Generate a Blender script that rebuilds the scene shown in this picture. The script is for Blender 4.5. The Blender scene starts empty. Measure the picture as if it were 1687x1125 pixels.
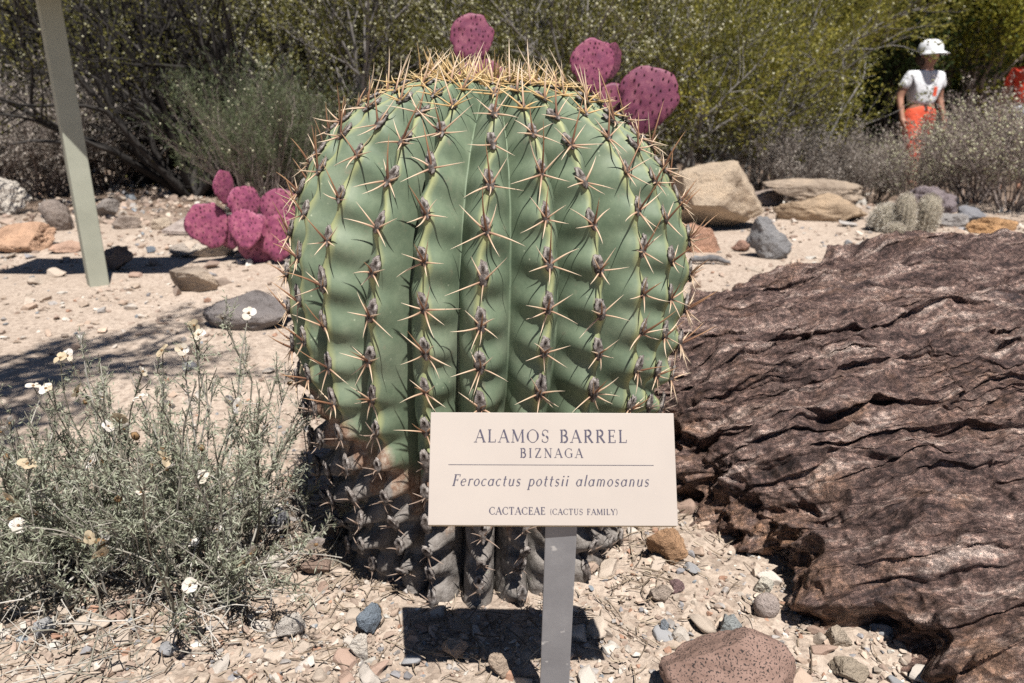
import bpy, math, random
import numpy as np
from mathutils import Vector, Matrix

# ------------------------------------------------------------------ camera, world, sun
scene = bpy.context.scene
COL = scene.collection
CAM_H = 0.75
PITCH = math.radians(18.0)
FPX = 1218.0
cam_d = bpy.data.cameras.new('camera')
cam = bpy.data.objects.new('camera', cam_d)
COL.objects.link(cam)
cam.location = (0, 0, CAM_H)
cam.rotation_euler = (math.radians(90) - PITCH, 0, 0)
cam_d.sensor_width = 36.0
cam_d.lens = 26.0
cam_d.clip_start = 0.02
cam_d.clip_end = 600
cam_d.dof.use_dof = True
cam_d.dof.focus_distance = 0.98
cam_d.dof.aperture_fstop = 7.0
scene.camera = cam

SUN = Vector((0.19, -0.42, 1.0)).normalized()      # towards the sun
elev = math.asin(SUN.z)
world = bpy.data.worlds.new('World')
scene.world = world
world.use_nodes = True
wn = world.node_tree
bg = wn.nodes['Background']
sky = wn.nodes.new('ShaderNodeTexSky')
sky.sky_type = 'NISHITA'
sky.sun_disc = False
sky.altitude = 600
sky.air_density = 0.6
sky.dust_density = 0.15
sky.ozone_density = 1.0
sky.sun_elevation = elev
sky.sun_rotation = math.atan2(SUN.x, SUN.y)
wn.links.new(sky.outputs[0], bg.inputs[0])
bg.inputs[1].default_value = 0.05
sun_d = bpy.data.lights.new('sun', 'SUN')
sun_d.energy = 5.0
sun_d.angle = math.radians(0.5)
sun_d.color = (1.0, 0.955, 0.89)
sun = bpy.data.objects.new('sun', sun_d)
COL.objects.link(sun)
sun.rotation_euler = (-SUN).to_track_quat('-Z', 'Y').to_euler()
sun.location = (2, -4, 9)
scene.view_settings.view_transform = 'Standard'
scene.view_settings.look = 'None'
scene.view_settings.exposure = 0.58
scene.view_settings.gamma = 1.0
scene.view_settings.use_curve_mapping = False
scene.cycles.max_bounces = 4
scene.cycles.diffuse_bounces = 1
scene.cycles.transparent_max_bounces = 4
try:
    scene.cycles.use_denoising = False
except Exception:
    pass

# ------------------------------------------------------------------ helpers
SP, CP = math.sin(PITCH), math.cos(PITCH)

def ray(u, v):
    x = (u - 843.5) / FPX
    y = -(v - 562.5) / FPX
    return np.array([x, CP + y * SP, -SP + y * CP])

def at_z(u, v, z=0.0):
    r = ray(u, v)
    s = (z - CAM_H) / r[2]
    return np.array([0, 0, CAM_H]) + r * s, s

def at_y(u, v, Y):
    r = ray(u, v)
    s = Y / r[1]
    return np.array([0, 0, CAM_H]) + r * s, s

def _h(ix, iy, iz, seed):
    n = (ix.astype(np.int64) * 374761393 + iy.astype(np.int64) * 668265263 + iz.astype(np.int64) * 2147483647 + seed * 1274126177) & 0xffffffff
    n = ((n ^ (n >> 13)) * 1274126177) & 0xffffffff
    n = (n ^ (n >> 16)) & 0xffffffff
    n = (n * 2246822519) & 0xffffffff
    n = n ^ (n >> 15)
    return (n & 0xffff) / 32767.5 - 1.0

def vnoise(p, seed=0):
    p = np.asarray(p, float)
    i = np.floor(p).astype(np.int64)
    f = p - i
    w = f * f * f * (f * (f * 6 - 15) + 10)
    out = 0
    for dx in (0, 1):
        wx = w[:, 0] if dx else 1 - w[:, 0]
        for dy in (0, 1):
            wy = w[:, 1] if dy else 1 - w[:, 1]
            for dz in (0, 1):
                wz = w[:, 2] if dz else 1 - w[:, 2]
                out = out + wx * wy * wz * _h(i[:, 0] + dx, i[:, 1] + dy, i[:, 2] + dz, seed)
    return out

def fbm(p, octv=4, seed=0, gain=0.5, lac=2.03):
    p = np.asarray(p, float)
    a, s = 1.0, 0.0
    for k in range(octv):
        s = s + a * vnoise(p + k * 17.3, seed + k)
        p = p * lac
        a *= gain
    return s

def ridged(p, octv=4, seed=0):
    p = np.asarray(p, float)
    a, s = 1.0, 0.0
    for k in range(octv):
        s = s + a * (1 - 2 * np.abs(vnoise(p + k * 9.1, seed + k)))
        p = p * 2.1
        a *= 0.5
    return s

def smooth01(x, a, b):
    t = np.clip((x - a) / (b - a), 0, 1)
    return t * t * (3 - 2 * t)

def mesh_np(name, V, F, mats=None, smooth=True, attrs=None):
    """V (n,3); F (m,k) array of equal-sided faces, or a list of such arrays"""
    me = bpy.data.meshes.new(name)
    Fs = F if isinstance(F, list) else [F]
    Fs = [np.asarray(f, np.int32) for f in Fs if len(f)]
    me.vertices.add(len(V))
    me.vertices.foreach_set('co', np.asarray(V, np.float32).ravel())
    nl = sum(f.size for f in Fs)
    npoly = sum(len(f) for f in Fs)
    me.loops.add(nl)
    me.loops.foreach_set('vertex_index', np.concatenate([f.ravel() for f in Fs]))
    me.polygons.add(npoly)
    tot = np.concatenate([np.full(len(f), f.shape[1], np.int32) for f in Fs])
    st = np.concatenate([[0], np.cumsum(tot)[:-1]]).astype(np.int32)
    me.polygons.foreach_set('loop_start', st)
    me.polygons.foreach_set('loop_total', tot)
    me.polygons.foreach_set('use_smooth', np.full(npoly, smooth, bool))
    me.update(calc_edges=True)
    me.validate()
    for k, a in (attrs or {}).items():
        a = np.asarray(a, np.float32)
        if a.ndim == 1:
            at = me.attributes.new(k, 'FLOAT', 'POINT')
            at.data.foreach_set('value', a)
        else:
            at = me.attributes.new(k, 'FLOAT_COLOR', 'POINT')
            c4 = np.ones((len(a), 4), np.float32)
            c4[:, :3] = a
            at.data.foreach_set('color', c4.ravel())
    for m in (mats if isinstance(mats, (list, tuple)) else [mats]):
        if m:
            me.materials.append(m)
    return me

def link(name, me, parent=None, loc=None, rot=None, scale=None):
    o = bpy.data.objects.new(name, me)
    COL.objects.link(o)
    if parent:
        o.parent = parent
    if loc is not None:
        o.location = [float(c) for c in loc]
    if rot is not None:
        o.rotation_euler = rot
    if scale is not None:
        o.scale = scale if hasattr(scale, '__len__') else (scale,) * 3
    return o

def tag(o, label=None, cat=None, group=None, kind=None):
    if label: o['label'] = label
    if cat: o['category'] = cat
    if group: o['group'] = group
    if kind: o['kind'] = kind
    return o

def thing(name, label, cat, loc=(0, 0, 0), rotz=0, group=None):
    o = link(name, None, None, loc, (0, 0, rotz))
    o.empty_display_size = 0.05
    return tag(o, label, cat, group)

def tubes(polys, sides=5):
    """polys: list of (pts (n,3), radii (n,)) -> V, F(list), idx of polyline per vertex"""
    Vs, Fs, ids, off = [], [], [], 0
    ang = np.arange(sides) * 2 * math.pi / sides
    ca, sa = np.cos(ang), np.sin(ang)
    j = np.arange(sides)
    for pi, (pts, rad) in enumerate(polys):
        pts = np.asarray(pts, float); rad = np.asarray(rad, float)
        n = len(pts)
        t = np.gradient(pts, axis=0)
        t /= np.linalg.norm(t, axis=1)[:, None] + 1e-9
        ref = np.array([0.31, 0.17, 0.93]) if abs(t[0, 2]) < 0.85 else np.array([0.95, 0.2, 0.1])
        a = np.cross(t, ref); a /= np.linalg.norm(a, axis=1)[:, None] + 1e-9
        b = np.cross(t, a)
        ring = pts[:, None, :] + rad[:, None, None] * (ca[None, :, None] * a[:, None, :] + sa[None, :, None] * b[:, None, :])
        Vs.append(ring.reshape(-1, 3))
        base = off + np.arange(n - 1)[:, None] * sides
        q = np.stack([base + j, base + (j + 1) % sides, base + sides + (j + 1) % sides, base + sides + j], -1).reshape(-1, 4)
        Fs.append(q)
        ids.append(np.full(n * sides, pi))
        off += n * sides
    return np.concatenate(Vs), np.concatenate(Fs), np.concatenate(ids)

def leaf_quads(P, D, L, W, rng, fold=0.0):
    """diamond leaves; returns V,F,id"""
    n = len(P)
    D = D / (np.linalg.norm(D, axis=1)[:, None] + 1e-9)
    R = rng.normal(size=(n, 3))
    S = np.cross(D, R); S /= np.linalg.norm(S, axis=1)[:, None] + 1e-9
    L = np.broadcast_to(L, (n,))[:, None]; W = np.broadcast_to(W, (n,))[:, None]
    up = np.cross(S, D)
    V = np.stack([P, P + D * L * 0.5 + S * W * 0.5 + up * W * fold, P + D * L, P + D * L * 0.5 - S * W * 0.5 + up * W * fold], 1).reshape(-1, 3)
    F = (np.arange(n)[:, None] * 4 + np.arange(4)[None, :])
    return V, F, np.repeat(np.arange(n), 4)

def merge(parts):
    Vs, Fs, off = [], [], 0
    for V, F in parts:
        Vs.append(V)
        for f in (F if isinstance(F, list) else [F]):
            Fs.append(f + off)
        off += len(V)
    return np.concatenate(Vs), Fs

_ico = {}
def ico(level):
    if level in _ico: return _ico[level]
    import bmesh
    bm = bmesh.new()
    bmesh.ops.create_icosphere(bm, subdivisions=level, radius=1.0)
    V = np.array([v.co[:] for v in bm.verts]); F = np.array([[v.index for v in f.verts] for f in bm.faces])
    bm.free()
    _ico[level] = (V, F)
    return V, F

def rock_shape(seed, level=3, cuts=9, cutd=(0.55, 0.9), noise=0.06, nsc=2.2):
    rng = np.random.default_rng(seed)
    V, F = ico(level)
    V = V.copy()
    for _ in range(cuts):
        n = rng.normal(size=3); n /= np.linalg.norm(n)
        d = rng.uniform(*cutd)
        e = V @ n - d
        m = e > 0
        V[m] -= e[m][:, None] * n
    r = V / (np.linalg.norm(V, axis=1)[:, None] + 1e-9)
    V = V + r * (noise * fbm(V * nsc + seed * 3.7, 4, seed))[:, None]
    if level >= 4:
        V = V + r * (noise * 0.45 * ridged(V * 5.0 + seed, 3, seed + 5) + noise * 0.3 * fbm(V * 14, 2, seed + 9))[:, None]
    lo, hi = V.min(0), V.max(0)
    return (V - (lo + hi) / 2) / ((hi - lo) / 2), F

# ------------------------------------------------------------------ materials
def newmat(name):
    m = bpy.data.materials.new(name)
    m.use_nodes = True
    nt = m.node_tree
    b = nt.nodes['Principled BSDF']
    return m, nt, b

def N(nt, t, **kw):
    n = nt.nodes.new(t)
    for k, v in kw.items():
        setattr(n, k, v)
    return n

def ramp(nt, stops):
    r = N(nt, 'ShaderNodeValToRGB')
    e = r.color_ramp.elements
    while len(e) < len(stops):
        e.new(0.5)
    for el, (p, c) in zip(e, stops):
        el.position = p
        el.color = (*c, 1)
    return r

def noise(nt, scale, detail=6, rough=0.6, vec=None, dist=0.0):
    n = N(nt, 'ShaderNodeTexNoise')
    n.inputs['Scale'].default_value = scale
    n.inputs['Detail'].default_value = detail
    n.inputs['Roughness'].default_value = rough
    n.inputs['Distortion'].default_value = dist
    if vec is not None:
        nt.links.new(vec, n.inputs['Vector'])
    return n

def mix(nt, fac, a, b, mode='MIX'):
    n = N(nt, 'ShaderNodeMix', data_type='RGBA', blend_type=mode)
    for sock, val in ((n.inputs[0], fac), (n.inputs[6], a), (n.inputs[7], b)):
        if isinstance(val, (int, float)):
            sock.default_value = val
        elif isinstance(val, tuple):
            sock.default_value = (*val, 1)
        else:
            nt.links.new(val, sock)
    return n.outputs[2]

def bump(nt, b, height, strength=0.5, dist=0.01, prev=None):
    n = N(nt, 'ShaderNodeBump')
    n.inputs['Strength'].default_value = strength
    n.inputs['Distance'].default_value = dist
    nt.links.new(height, n.inputs['Height'])
    if prev is not None:
        nt.links.new(prev, n.inputs['Normal'])
    nt.links.new(n.outputs[0], b.inputs['Normal'])
    return n.outputs[0]

def coords(nt, kind='Object'):
    return N(nt, 'ShaderNodeTexCoord').outputs[kind]

def rocky(name, stops, scale=8, rough=0.9, bstr=0.6, bdist=0.01, speck=None, objcol=False, attr=None, spec=0.25, bscale=None):
    m, nt, b = newmat(name)
    co = coords(nt)
    if objcol:   # shift the pattern from stone to stone
        oi = N(nt, 'ShaderNodeObjectInfo')
        ad = N(nt, 'ShaderNodeVectorMath', operation='ADD')
        nt.links.new(co, ad.inputs[0]); nt.links.new(oi.outputs['Location'], ad.inputs[1])
        co = ad.outputs[0]
    n1 = noise(nt, scale, 8, 0.65, co)
    r = ramp(nt, stops)
    nt.links.new(n1.outputs[0], r.inputs[0])
    col = r.outputs[0]
    if objcol:
        col = mix(nt, 1.0, col, oi.outputs['Color'], 'MULTIPLY')
    if attr:
        a = N(nt, 'ShaderNodeAttribute', attribute_name=attr)
        col = mix(nt, 1.0, col, a.outputs['Color'], 'MULTIPLY')
    if speck:
        vo = N(nt, 'ShaderNodeTexNoise'); vo.inputs['Scale'].default_value = speck[0]; vo.inputs['Detail'].default_value = 2
        nt.links.new(co, vo.inputs['Vector'])
        rr = ramp(nt, [(speck[2], (0, 0, 0)), (speck[2] + 0.05, (1, 1, 1))])
        nt.links.new(vo.outputs[0], rr.inputs[0])
        col = mix(nt, rr.outputs[0], col, speck[1])
    nt.links.new(col, b.inputs['Base Color'])
    b.inputs['Roughness'].default_value = rough
    b.inputs['Specular IOR Level'].default_value = spec
    n2 = noise(nt, bscale or scale * 4, 8, 0.7, co)
    bump(nt, b, n2.outputs[0], bstr, bdist)
    return m

def leafmat(name, stops, trans=0.35, rough=0.6, attr='c'):
    m, nt, b = newmat(name)
    a = N(nt, 'ShaderNodeAttribute', attribute_name=attr)
    r = ramp(nt, stops)
    nt.links.new(a.outputs['Fac'], r.inputs[0])
    nt.links.new(r.outputs[0], b.inputs['Base Color'])
    b.inputs['Roughness'].default_value = rough
    b.inputs['Specular IOR Level'].default_value = 0.25
    if trans:
        t = N(nt, 'ShaderNodeBsdfTranslucent')
        nt.links.new(r.outputs[0], t.inputs[0])
        ms = N(nt, 'ShaderNodeMixShader')
        ms.inputs[0].default_value = trans
        nt.links.new(b.outputs[0], ms.inputs[1]); nt.links.new(t.outputs[0], ms.inputs[2])
        nt.links.new(ms.outputs[0], nt.nodes['Material Output'].inputs[0])
    return m

def plain(name, c, rough=0.6, spec=0.3, vary=0.25, scale=20, metal=0.0):
    m, nt, b = newmat(name)
    n1 = noise(nt, scale, 5, 0.6, coords(nt))
    r = ramp(nt, [(0.3, tuple(x * (1 - vary) for x in c)), (0.7, tuple(min(1, x * (1 + vary)) for x in c))])
    nt.links.new(n1.outputs[0], r.inputs[0])
    nt.links.new(r.outputs[0], b.inputs['Base Color'])
    b.inputs['Roughness'].default_value = rough
    b.inputs['Specular IOR Level'].default_value = spec
    b.inputs['Metallic'].default_value = metal
    return m

M = {}
M['gravel'] = rocky('gravel_stone', [(0.3, (0.62, 0.62, 0.62)), (0.7, (1.0, 1.0, 1.0))], 90, 0.9, 0.5, 0.002, attr='col')
M['pebble'] = rocky('pebble_stone', [(0.3, (0.68, 0.67, 0.66)), (0.55, (0.95, 0.95, 0.95)), (0.75, (1.12, 1.1, 1.08))], 25, 0.88, 0.5, 0.004, objcol=True, bscale=70)
M['rock'] = rocky('weathered_rock', [(0.28, (0.5, 0.47, 0.45)), (0.5, (0.92, 0.92, 0.92)), (0.72, (1.2, 1.17, 1.12))], 7, 0.92, 1.0, 0.03, objcol=True, bscale=30)
M['speckled'] = rocky('speckled_rock', [(0.3, (0.175, 0.112, 0.09)), (0.7, (0.30, 0.20, 0.165))], 12, 0.85, 0.4, 0.006, speck=(380, (0.04, 0.032, 0.03), 0.56))
M['litter'] = leafmat('dry_litter', [(0.0, (0.10, 0.075, 0.055)), (0.5, (0.26, 0.20, 0.145)), (1.0, (0.42, 0.35, 0.27))], 0.0, 0.9)

def ground_material():
    m, nt, b = newmat('desert_ground')
    co = coords(nt)
    n1 = noise(nt, 1.3, 6, 0.6, co)
    n2 = noise(nt, 130, 5, 0.75, co)
    vo = N(nt, 'ShaderNodeTexVoronoi'); vo.inputs['Scale'].default_value = 75
    nt.links.new(co, vo.inputs['Vector'])
    r1 = ramp(nt, [(0.3, (0.40, 0.325, 0.265)), (0.7, (0.51, 0.425, 0.355))])
    nt.links.new(n1.outputs[0], r1.inputs[0])
    r2 = ramp(nt, [(0.3, (0.6, 0.58, 0.56)), (0.5, (0.95, 0.95, 0.95)), (0.72, (1.15, 1.13, 1.1))])
    nt.links.new(n2.outputs[0], r2.inputs[0])
    c = mix(nt, 1.0, r1.outputs[0], r2.outputs[0], 'MULTIPLY')
    sep = N(nt, 'ShaderNodeSeparateColor'); nt.links.new(vo.outputs['Color'], sep.inputs[0])
    rv = ramp(nt, [(0.0, (0.62, 0.56, 0.52)), (0.5, (1.0, 0.97, 0.94)), (1.0, (1.22, 1.2, 1.18))])
    nt.links.new(sep.outputs[0], rv.inputs[0])
    hs = mix(nt, 0.6, c, rv.outputs[0], 'MULTIPLY')
    hv = N(nt, 'ShaderNodeHueSaturation'); hv.inputs['Saturation'].default_value = 0.95
    nt.links.new(hs, hv.inputs['Color'])
    # brown leaf litter farther back, where shrubs drop it
    a = N(nt, 'ShaderNodeAttribute', attribute_name='litter')
    n3 = noise(nt, 40, 6, 0.75, co)
    r3 = ramp(nt, [(0.35, (0.07, 0.05, 0.04)), (0.6, (0.22, 0.16, 0.12)), (0.75, (0.36, 0.28, 0.22))])
    nt.links.new(n3.outputs[0], r3.inputs[0])
    c = mix(nt, a.outputs['Fac'], hv.outputs[0], r3.outputs[0])
    nt.links.new(c, b.inputs['Base Color'])
    b.inputs['Roughness'].default_value = 0.95
    b.inputs['Specular IOR Level'].default_value = 0.15
    p = bump(nt, b, n2.outputs[0], 0.7, 0.006)
    bump(nt, b, vo.outputs['Distance'], 0.35, 0.006, p)
    return m
M['ground'] = ground_material()

def boulder_material():
    m, nt, b = newmat('dark_metamorphic_boulder')
    co = coords(nt)
    st = N(nt, 'ShaderNodeAttribute', attribute_name='strata').outputs['Vector']
    n1 = noise(nt, 2.2, 12, 0.8, st)
    r1 = ramp(nt, [(0.38, (0.042, 0.028, 0.028)), (0.47, (0.15, 0.098, 0.088)), (0.54, (0.30, 0.208, 0.182)), (0.62, (0.68, 0.55, 0.49))])
    nt.links.new(n1.outputs[0], r1.inputs[0])
    n2 = noise(nt, 95, 7, 0.85, co)
    r2 = ramp(nt, [(0.38, (0.32, 0.30, 0.30)), (0.50, (0.95, 0.95, 0.95)), (0.62, (2.4, 2.25, 2.1))])
    nt.links.new(n2.outputs[0], r2.inputs[0])
    c = mix(nt, 1.0, r1.outputs[0], r2.outputs[0], 'MULTIPLY')
    # fresh rusty faces where the rock has broken (stored per vertex from the break noise)
    a = N(nt, 'ShaderNodeAttribute', attribute_name='rust')
    n4 = noise(nt, 14, 6, 0.7, co)
    r4 = ramp(nt, [(0.42, (0, 0, 0)), (0.62, (1, 1, 1))])
    nt.links.new(n4.outputs[0], r4.inputs[0])
    mul = N(nt, 'ShaderNodeMath', operation='MULTIPLY')
    nt.links.new(a.outputs['Fac'], mul.inputs[0]); nt.links.new(r4.outputs[0], mul.inputs[1])
    rust = mix(nt, 1.0, (0.36, 0.215, 0.14), r2.outputs[0], 'MULTIPLY')
    c = mix(nt, mul.outputs[0], c, rust)
    # bluish desert varnish patches
    n5 = noise(nt, 0.9, 8, 0.7, st)
    r5 = ramp(nt, [(0.60, (0, 0, 0)), (0.70, (0.6, 0.6, 0.6))])
    nt.links.new(n5.outputs[0], r5.inputs[0])
    c = mix(nt, r5.outputs[0], c, (0.12, 0.11, 0.125))
    nt.links.new(c, b.inputs['Base Color'])
    b.inputs['Roughness'].default_value = 0.6
    b.inputs['Specular IOR Level'].default_value = 0.35
    p = bump(nt, b, n2.outputs[0], 1.0, 0.014)
    n6 = noise(nt, 5, 10, 0.8, st)
    bump(nt, b, n6.outputs[0], 1.0, 0.035, p)
    return m
M['boulder'] = boulder_material()

def cactus_material():
    m, nt, b = newmat('barrel_cactus_skin')
    co = coords(nt)
    crest = N(nt, 'ShaderNodeAttribute', attribute_name='crest')
    age = N(nt, 'ShaderNodeAttribute', attribute_name='age')
    n1 = noise(nt, 9, 5, 0.6, co)
    r1 = ramp(nt, [(0.28, (0.108, 0.146, 0.096)), (0.5, (0.152, 0.200, 0.132)), (0.72, (0.220, 0.262, 0.184))])
    nt.links.new(n1.outputs[0], r1.inputs[0])
    n2 = noise(nt, 70, 5, 0.7, co)
    r2 = ramp(nt, [(0.35, (0.86, 0.88, 0.88)), (0.65, (1.08, 1.06, 1.06))])
    nt.links.new(n2.outputs[0], r2.inputs[0])
    c = mix(nt, 1.0, r1.outputs[0], r2.outputs[0], 'MULTIPLY')
    # yellowish rib crest
    cr = ramp(nt, [(0.52, (0, 0, 0)), (0.92, (0.85, 0.85, 0.85))])
    nt.links.new(crest.outputs['Fac'], cr.inputs[0])
    c = mix(nt, cr.outputs[0], c, (0.34, 0.355, 0.165))
    # dry brown scar smudges and dusty bloom
    n7 = noise(nt, 28, 8, 0.75, co)
    r7 = ramp(nt, [(0.60, (0, 0, 0)), (0.70, (0.55, 0.55, 0.55))]); nt.links.new(n7.outputs[0], r7.inputs[0])
    c = mix(nt, r7.outputs[0], c, (0.26, 0.225, 0.16))
    # pink-tan scarred band, then grey cork, with ragged borders
    n3 = noise(nt, 16, 7, 0.7, co)
    ad = N(nt, 'ShaderNodeMath', operation='MULTIPLY_ADD')
    nt.links.new(n3.outputs[0], ad.inputs[0]); ad.inputs[1].default_value = 0.55
    nt.links.new(age.outputs['Fac'], ad.inputs[2])
    rt = ramp(nt, [(0.62, (0, 0, 0)), (0.82, (1, 1, 1))]); nt.links.new(ad.outputs[0], rt.inputs[0])
    rc = ramp(nt, [(0.92, (0, 0, 0)), (1.0, (1, 1, 1))])
    sub = N(nt, 'ShaderNodeMath', operation='SUBTRACT'); sub.inputs[1].default_value = 0.18
    nt.links.new(ad.outputs[0], sub.inputs[0]); nt.links.new(sub.outputs[0], rc.inputs[0])
    n8 = noise(nt, 34, 8, 0.8, co)
    r8 = ramp(nt, [(0.34, (0.09, 0.055, 0.04)), (0.47, (0.24, 0.15, 0.105)), (0.56, (0.34, 0.27, 0.215)), (0.68, (0.52, 0.46, 0.41))]); nt.links.new(n8.outputs[0], r8.inputs[0])
    tan = r8.outputs[0]
    c = mix(nt, rt.outputs[0], c, tan)
    n4 = noise(nt, 45, 8, 0.75, co)
    cork = ramp(nt, [(0.35, (0.10, 0.085, 0.075)), (0.65, (0.30, 0.275, 0.255))]); nt.links.new(n4.outputs[0], cork.inputs[0])
    c = mix(nt, rc.outputs[0], c, cork.outputs[0])
    # pale pin-prick scars
    vo = N(nt, 'ShaderNodeTexVoronoi'); vo.inputs['Scale'].default_value = 85
    nt.links.new(co, vo.inputs['Vector'])
    rv = ramp(nt, [(0.06, (0.7, 0.7, 0.7)), (0.16, (0, 0, 0))]); nt.links.new(vo.outputs['Distance'], rv.inputs[0])
    n5 = noise(nt, 12, 3, 0.5, co)
    rm = ramp(nt, [(0.52, (0, 0, 0)), (0.62, (1, 1, 1))]); nt.links.new(n5.outputs[0], rm.inputs[0])
    mm = mix(nt, 1.0, rv.outputs[0], rm.outputs[0], 'MULTIPLY')
    c = mix(nt, mm, c, (0.42, 0.46, 0.33))
    nt.links.new(c, b.inputs['Base Color'])
    rr = ramp(nt, [(0.0, (0.58, 0.58, 0.58)), (1.0, (0.92, 0.92, 0.92))]); nt.links.new(rt.outputs[0], rr.inputs[0])
    nt.links.new(rr.outputs[0], b.inputs['Roughness'])
    b.inputs['Specular IOR Level'].default_value = 0.28
    bs = N(nt, 'ShaderNodeMath', operation='MULTIPLY_ADD'); bs.inputs[1].default_value = 0.8; bs.inputs[2].default_value = 0.10
    nt.links.new(rt.outputs[0], bs.inputs[0])
    bump(nt, b, n4.outputs[0], 0.12, 0.006)
    nt.links.new(bs.outputs[0], nt.nodes['Bump'].inputs['Strength'])
    return m
M['cactus'] = cactus_material()
M['areole'] = rocky('woolly_areole', [(0.36, (0.03, 0.024, 0.022)), (0.46, (0.20, 0.17, 0.155)), (0.62, (0.50, 0.46, 0.43))], 150, 0.95, 0.9, 0.003)
def _eye(m):
    nt = m.node_tree; b = nt.nodes['Principled BSDF']
    src = b.inputs['Base Color'].links[0].from_socket
    a = N(nt, 'ShaderNodeAttribute', attribute_name='eye')
    nt.links.new(mix(nt, a.outputs['Fac'], src, (0.035, 0.026, 0.022)), b.inputs['Base Color'])
_eye(M['areole'])
M['spine'] = leafmat('spine', [(0.0, (0.12, 0.07, 0.05)), (0.2, (0.36, 0.22, 0.145)), (0.55, (0.62, 0.46, 0.32)), (1.0, (0.68, 0.56, 0.42))], 0.0, 0.45)
M['spine_dark'] = leafmat('central_spine', [(0.0, (0.09, 0.045, 0.033)), (0.5, (0.25, 0.13, 0.075)), (1.0, (0.45, 0.28, 0.16))], 0.0, 0.45)
M['spine_grey'] = leafmat('old_spine', [(0.0, (0.08, 0.06, 0.05)), (0.5, (0.24, 0.17, 0.13)), (1.0, (0.42, 0.33, 0.27))], 0.0, 0.7)
M['spine_gold'] = leafmat('young_spine', [(0.0, (0.33, 0.20, 0.08)), (0.5, (0.62, 0.42, 0.19)), (1.0, (0.75, 0.60, 0.36))], 0.0, 0.45)
M['wool'] = rocky('white_wool', [(0.35, (0.45, 0.40, 0.33)), (0.7, (0.78, 0.74, 0.68))], 120, 1.0, 0.8, 0.003)

# ------------------------------------------------------------------ ground
def gz(x, y):
    x = np.asarray(x, float); y = np.asarray(y, float)
    p = np.stack([x, y, np.zeros_like(x)], -1).reshape(-1, 3)
    z = 0.012 * fbm(p * 1.7, 3, 5) + 0.004 * fbm(p * 11, 3, 9)
    x_, y_ = p[:, 0], p[:, 1]
    z = z - 0.27 * smooth01(y_, 5.6, 7.4) * smooth01(x_, 0.3, 1.6)
    z = z + 0.05 * np.clip(y_ - 16, 0, 60) + 0.05 * np.clip(np.abs(x_) - 14, 0, 60)
    return z.reshape(x.shape)

def gz1(x, y):
    return float(gz(np.array([x]), np.array([y]))[0])

def axis_pts(lo, hi, dlo, dhi, step, far):
    mid = np.arange(dlo, dhi, step)
    def grow(start, end):
        out, s, p = [], step, start
        while p < end:
            s *= 1.13
            p += s
            out.append(p)
        return np.array(out)
    right = grow(dhi, far) if hi else np.array([])
    left = -grow(-dlo, far)[::-1] if lo else np.array([])
    return np.concatenate([left, mid, right])

gx = axis_pts(True, True, -1.15, 0.75, 0.0075, 230)
gy = axis_pts(True, True, 0.55, 2.0, 0.0075, 230)
GX, GY = np.meshgrid(gx, gy)
GZ = gz(GX, GY)
pp = np.stack([GX, GY, 0 * GX], -1).reshape(-1, 3)
near = (smooth01(GY, 3.5, 2.0) if False else np.clip((4.0 - np.hypot(GX, GY - 1)) / 2.5, 0, 1))
GZ = GZ + near * (0.0035 * fbm(pp * 38, 3, 21).reshape(GX.shape))
nx, ny = len(gx), len(gy)
i0 = (np.arange(ny - 1)[:, None] * nx + np.arange(nx - 1)[None, :]).ravel()
GF = np.stack([i0, i0 + 1, i0 + nx + 1, i0 + nx], -1)
lit = np.clip(smooth01(GY, 4.4, 5.6) * (1 - 0.75 * smooth01(GX, 0.3, 1.0)) + smooth01(GY, 5.4, 6.4), 0, 1)
lit = np.clip(lit + 0.3 * fbm(pp * 2.0, 3, 3).reshape(GX.shape) * (lit > 0.02), 0, 1)
ground = link('ground', mesh_np('ground', np.stack([GX, GY, GZ], -1).reshape(-1, 3), GF, M['ground'], True, {'litter': lit.ravel()}))
tag(ground, kind='structure')

# ------------------------------------------------------------------ big dark boulder
OUT = np.array([(.25, 1.48), (.345, 1.29), (.455, 1.10), (.545, .91), (.61, .79), (.70, .62), (.88, .44), (1.3, .38), (1.9, .55), (2.35, 1.1), (2.4, 1.7), (2.05, 2.2), (1.55, 2.42), (1.0, 2.28), (.62, 2.1), (.36, 1.86), (.25, 1.64)])
BC = np.array([1.18, 1.38])

def cells(P, seed):
    """lower envelope of scattered shallow bowls: chipped facets that meet in sharp ridges"""
    i = np.floor(P).astype(np.int64)
    val = np.full(len(P), 1e9)
    for dx in (-1, 0, 1):
        for dy in (-1, 0, 1):
            for dz in (-1, 0, 1):
                c = i + np.array([dx, dy, dz])
                o = [.5 + .45 * _h(c[:, 0], c[:, 1], c[:, 2], seed + q) for q in range(3)]
                rel = P - c - np.stack(o, -1)
                dd = (rel ** 2).sum(1)
                h = _h(c[:, 0], c[:, 1], c[:, 2], seed + 5)
                t1 = _h(c[:, 0], c[:, 1], c[:, 2], seed + 6); t2 = _h(c[:, 0], c[:, 1], c[:, 2], seed + 7)
                val = np.minimum(val, .55 * h + .5 * (rel[:, 0] * t1 + rel[:, 1] * t2) + 1.5 * dd)
    return (val - val.mean()) * 2.0

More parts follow.
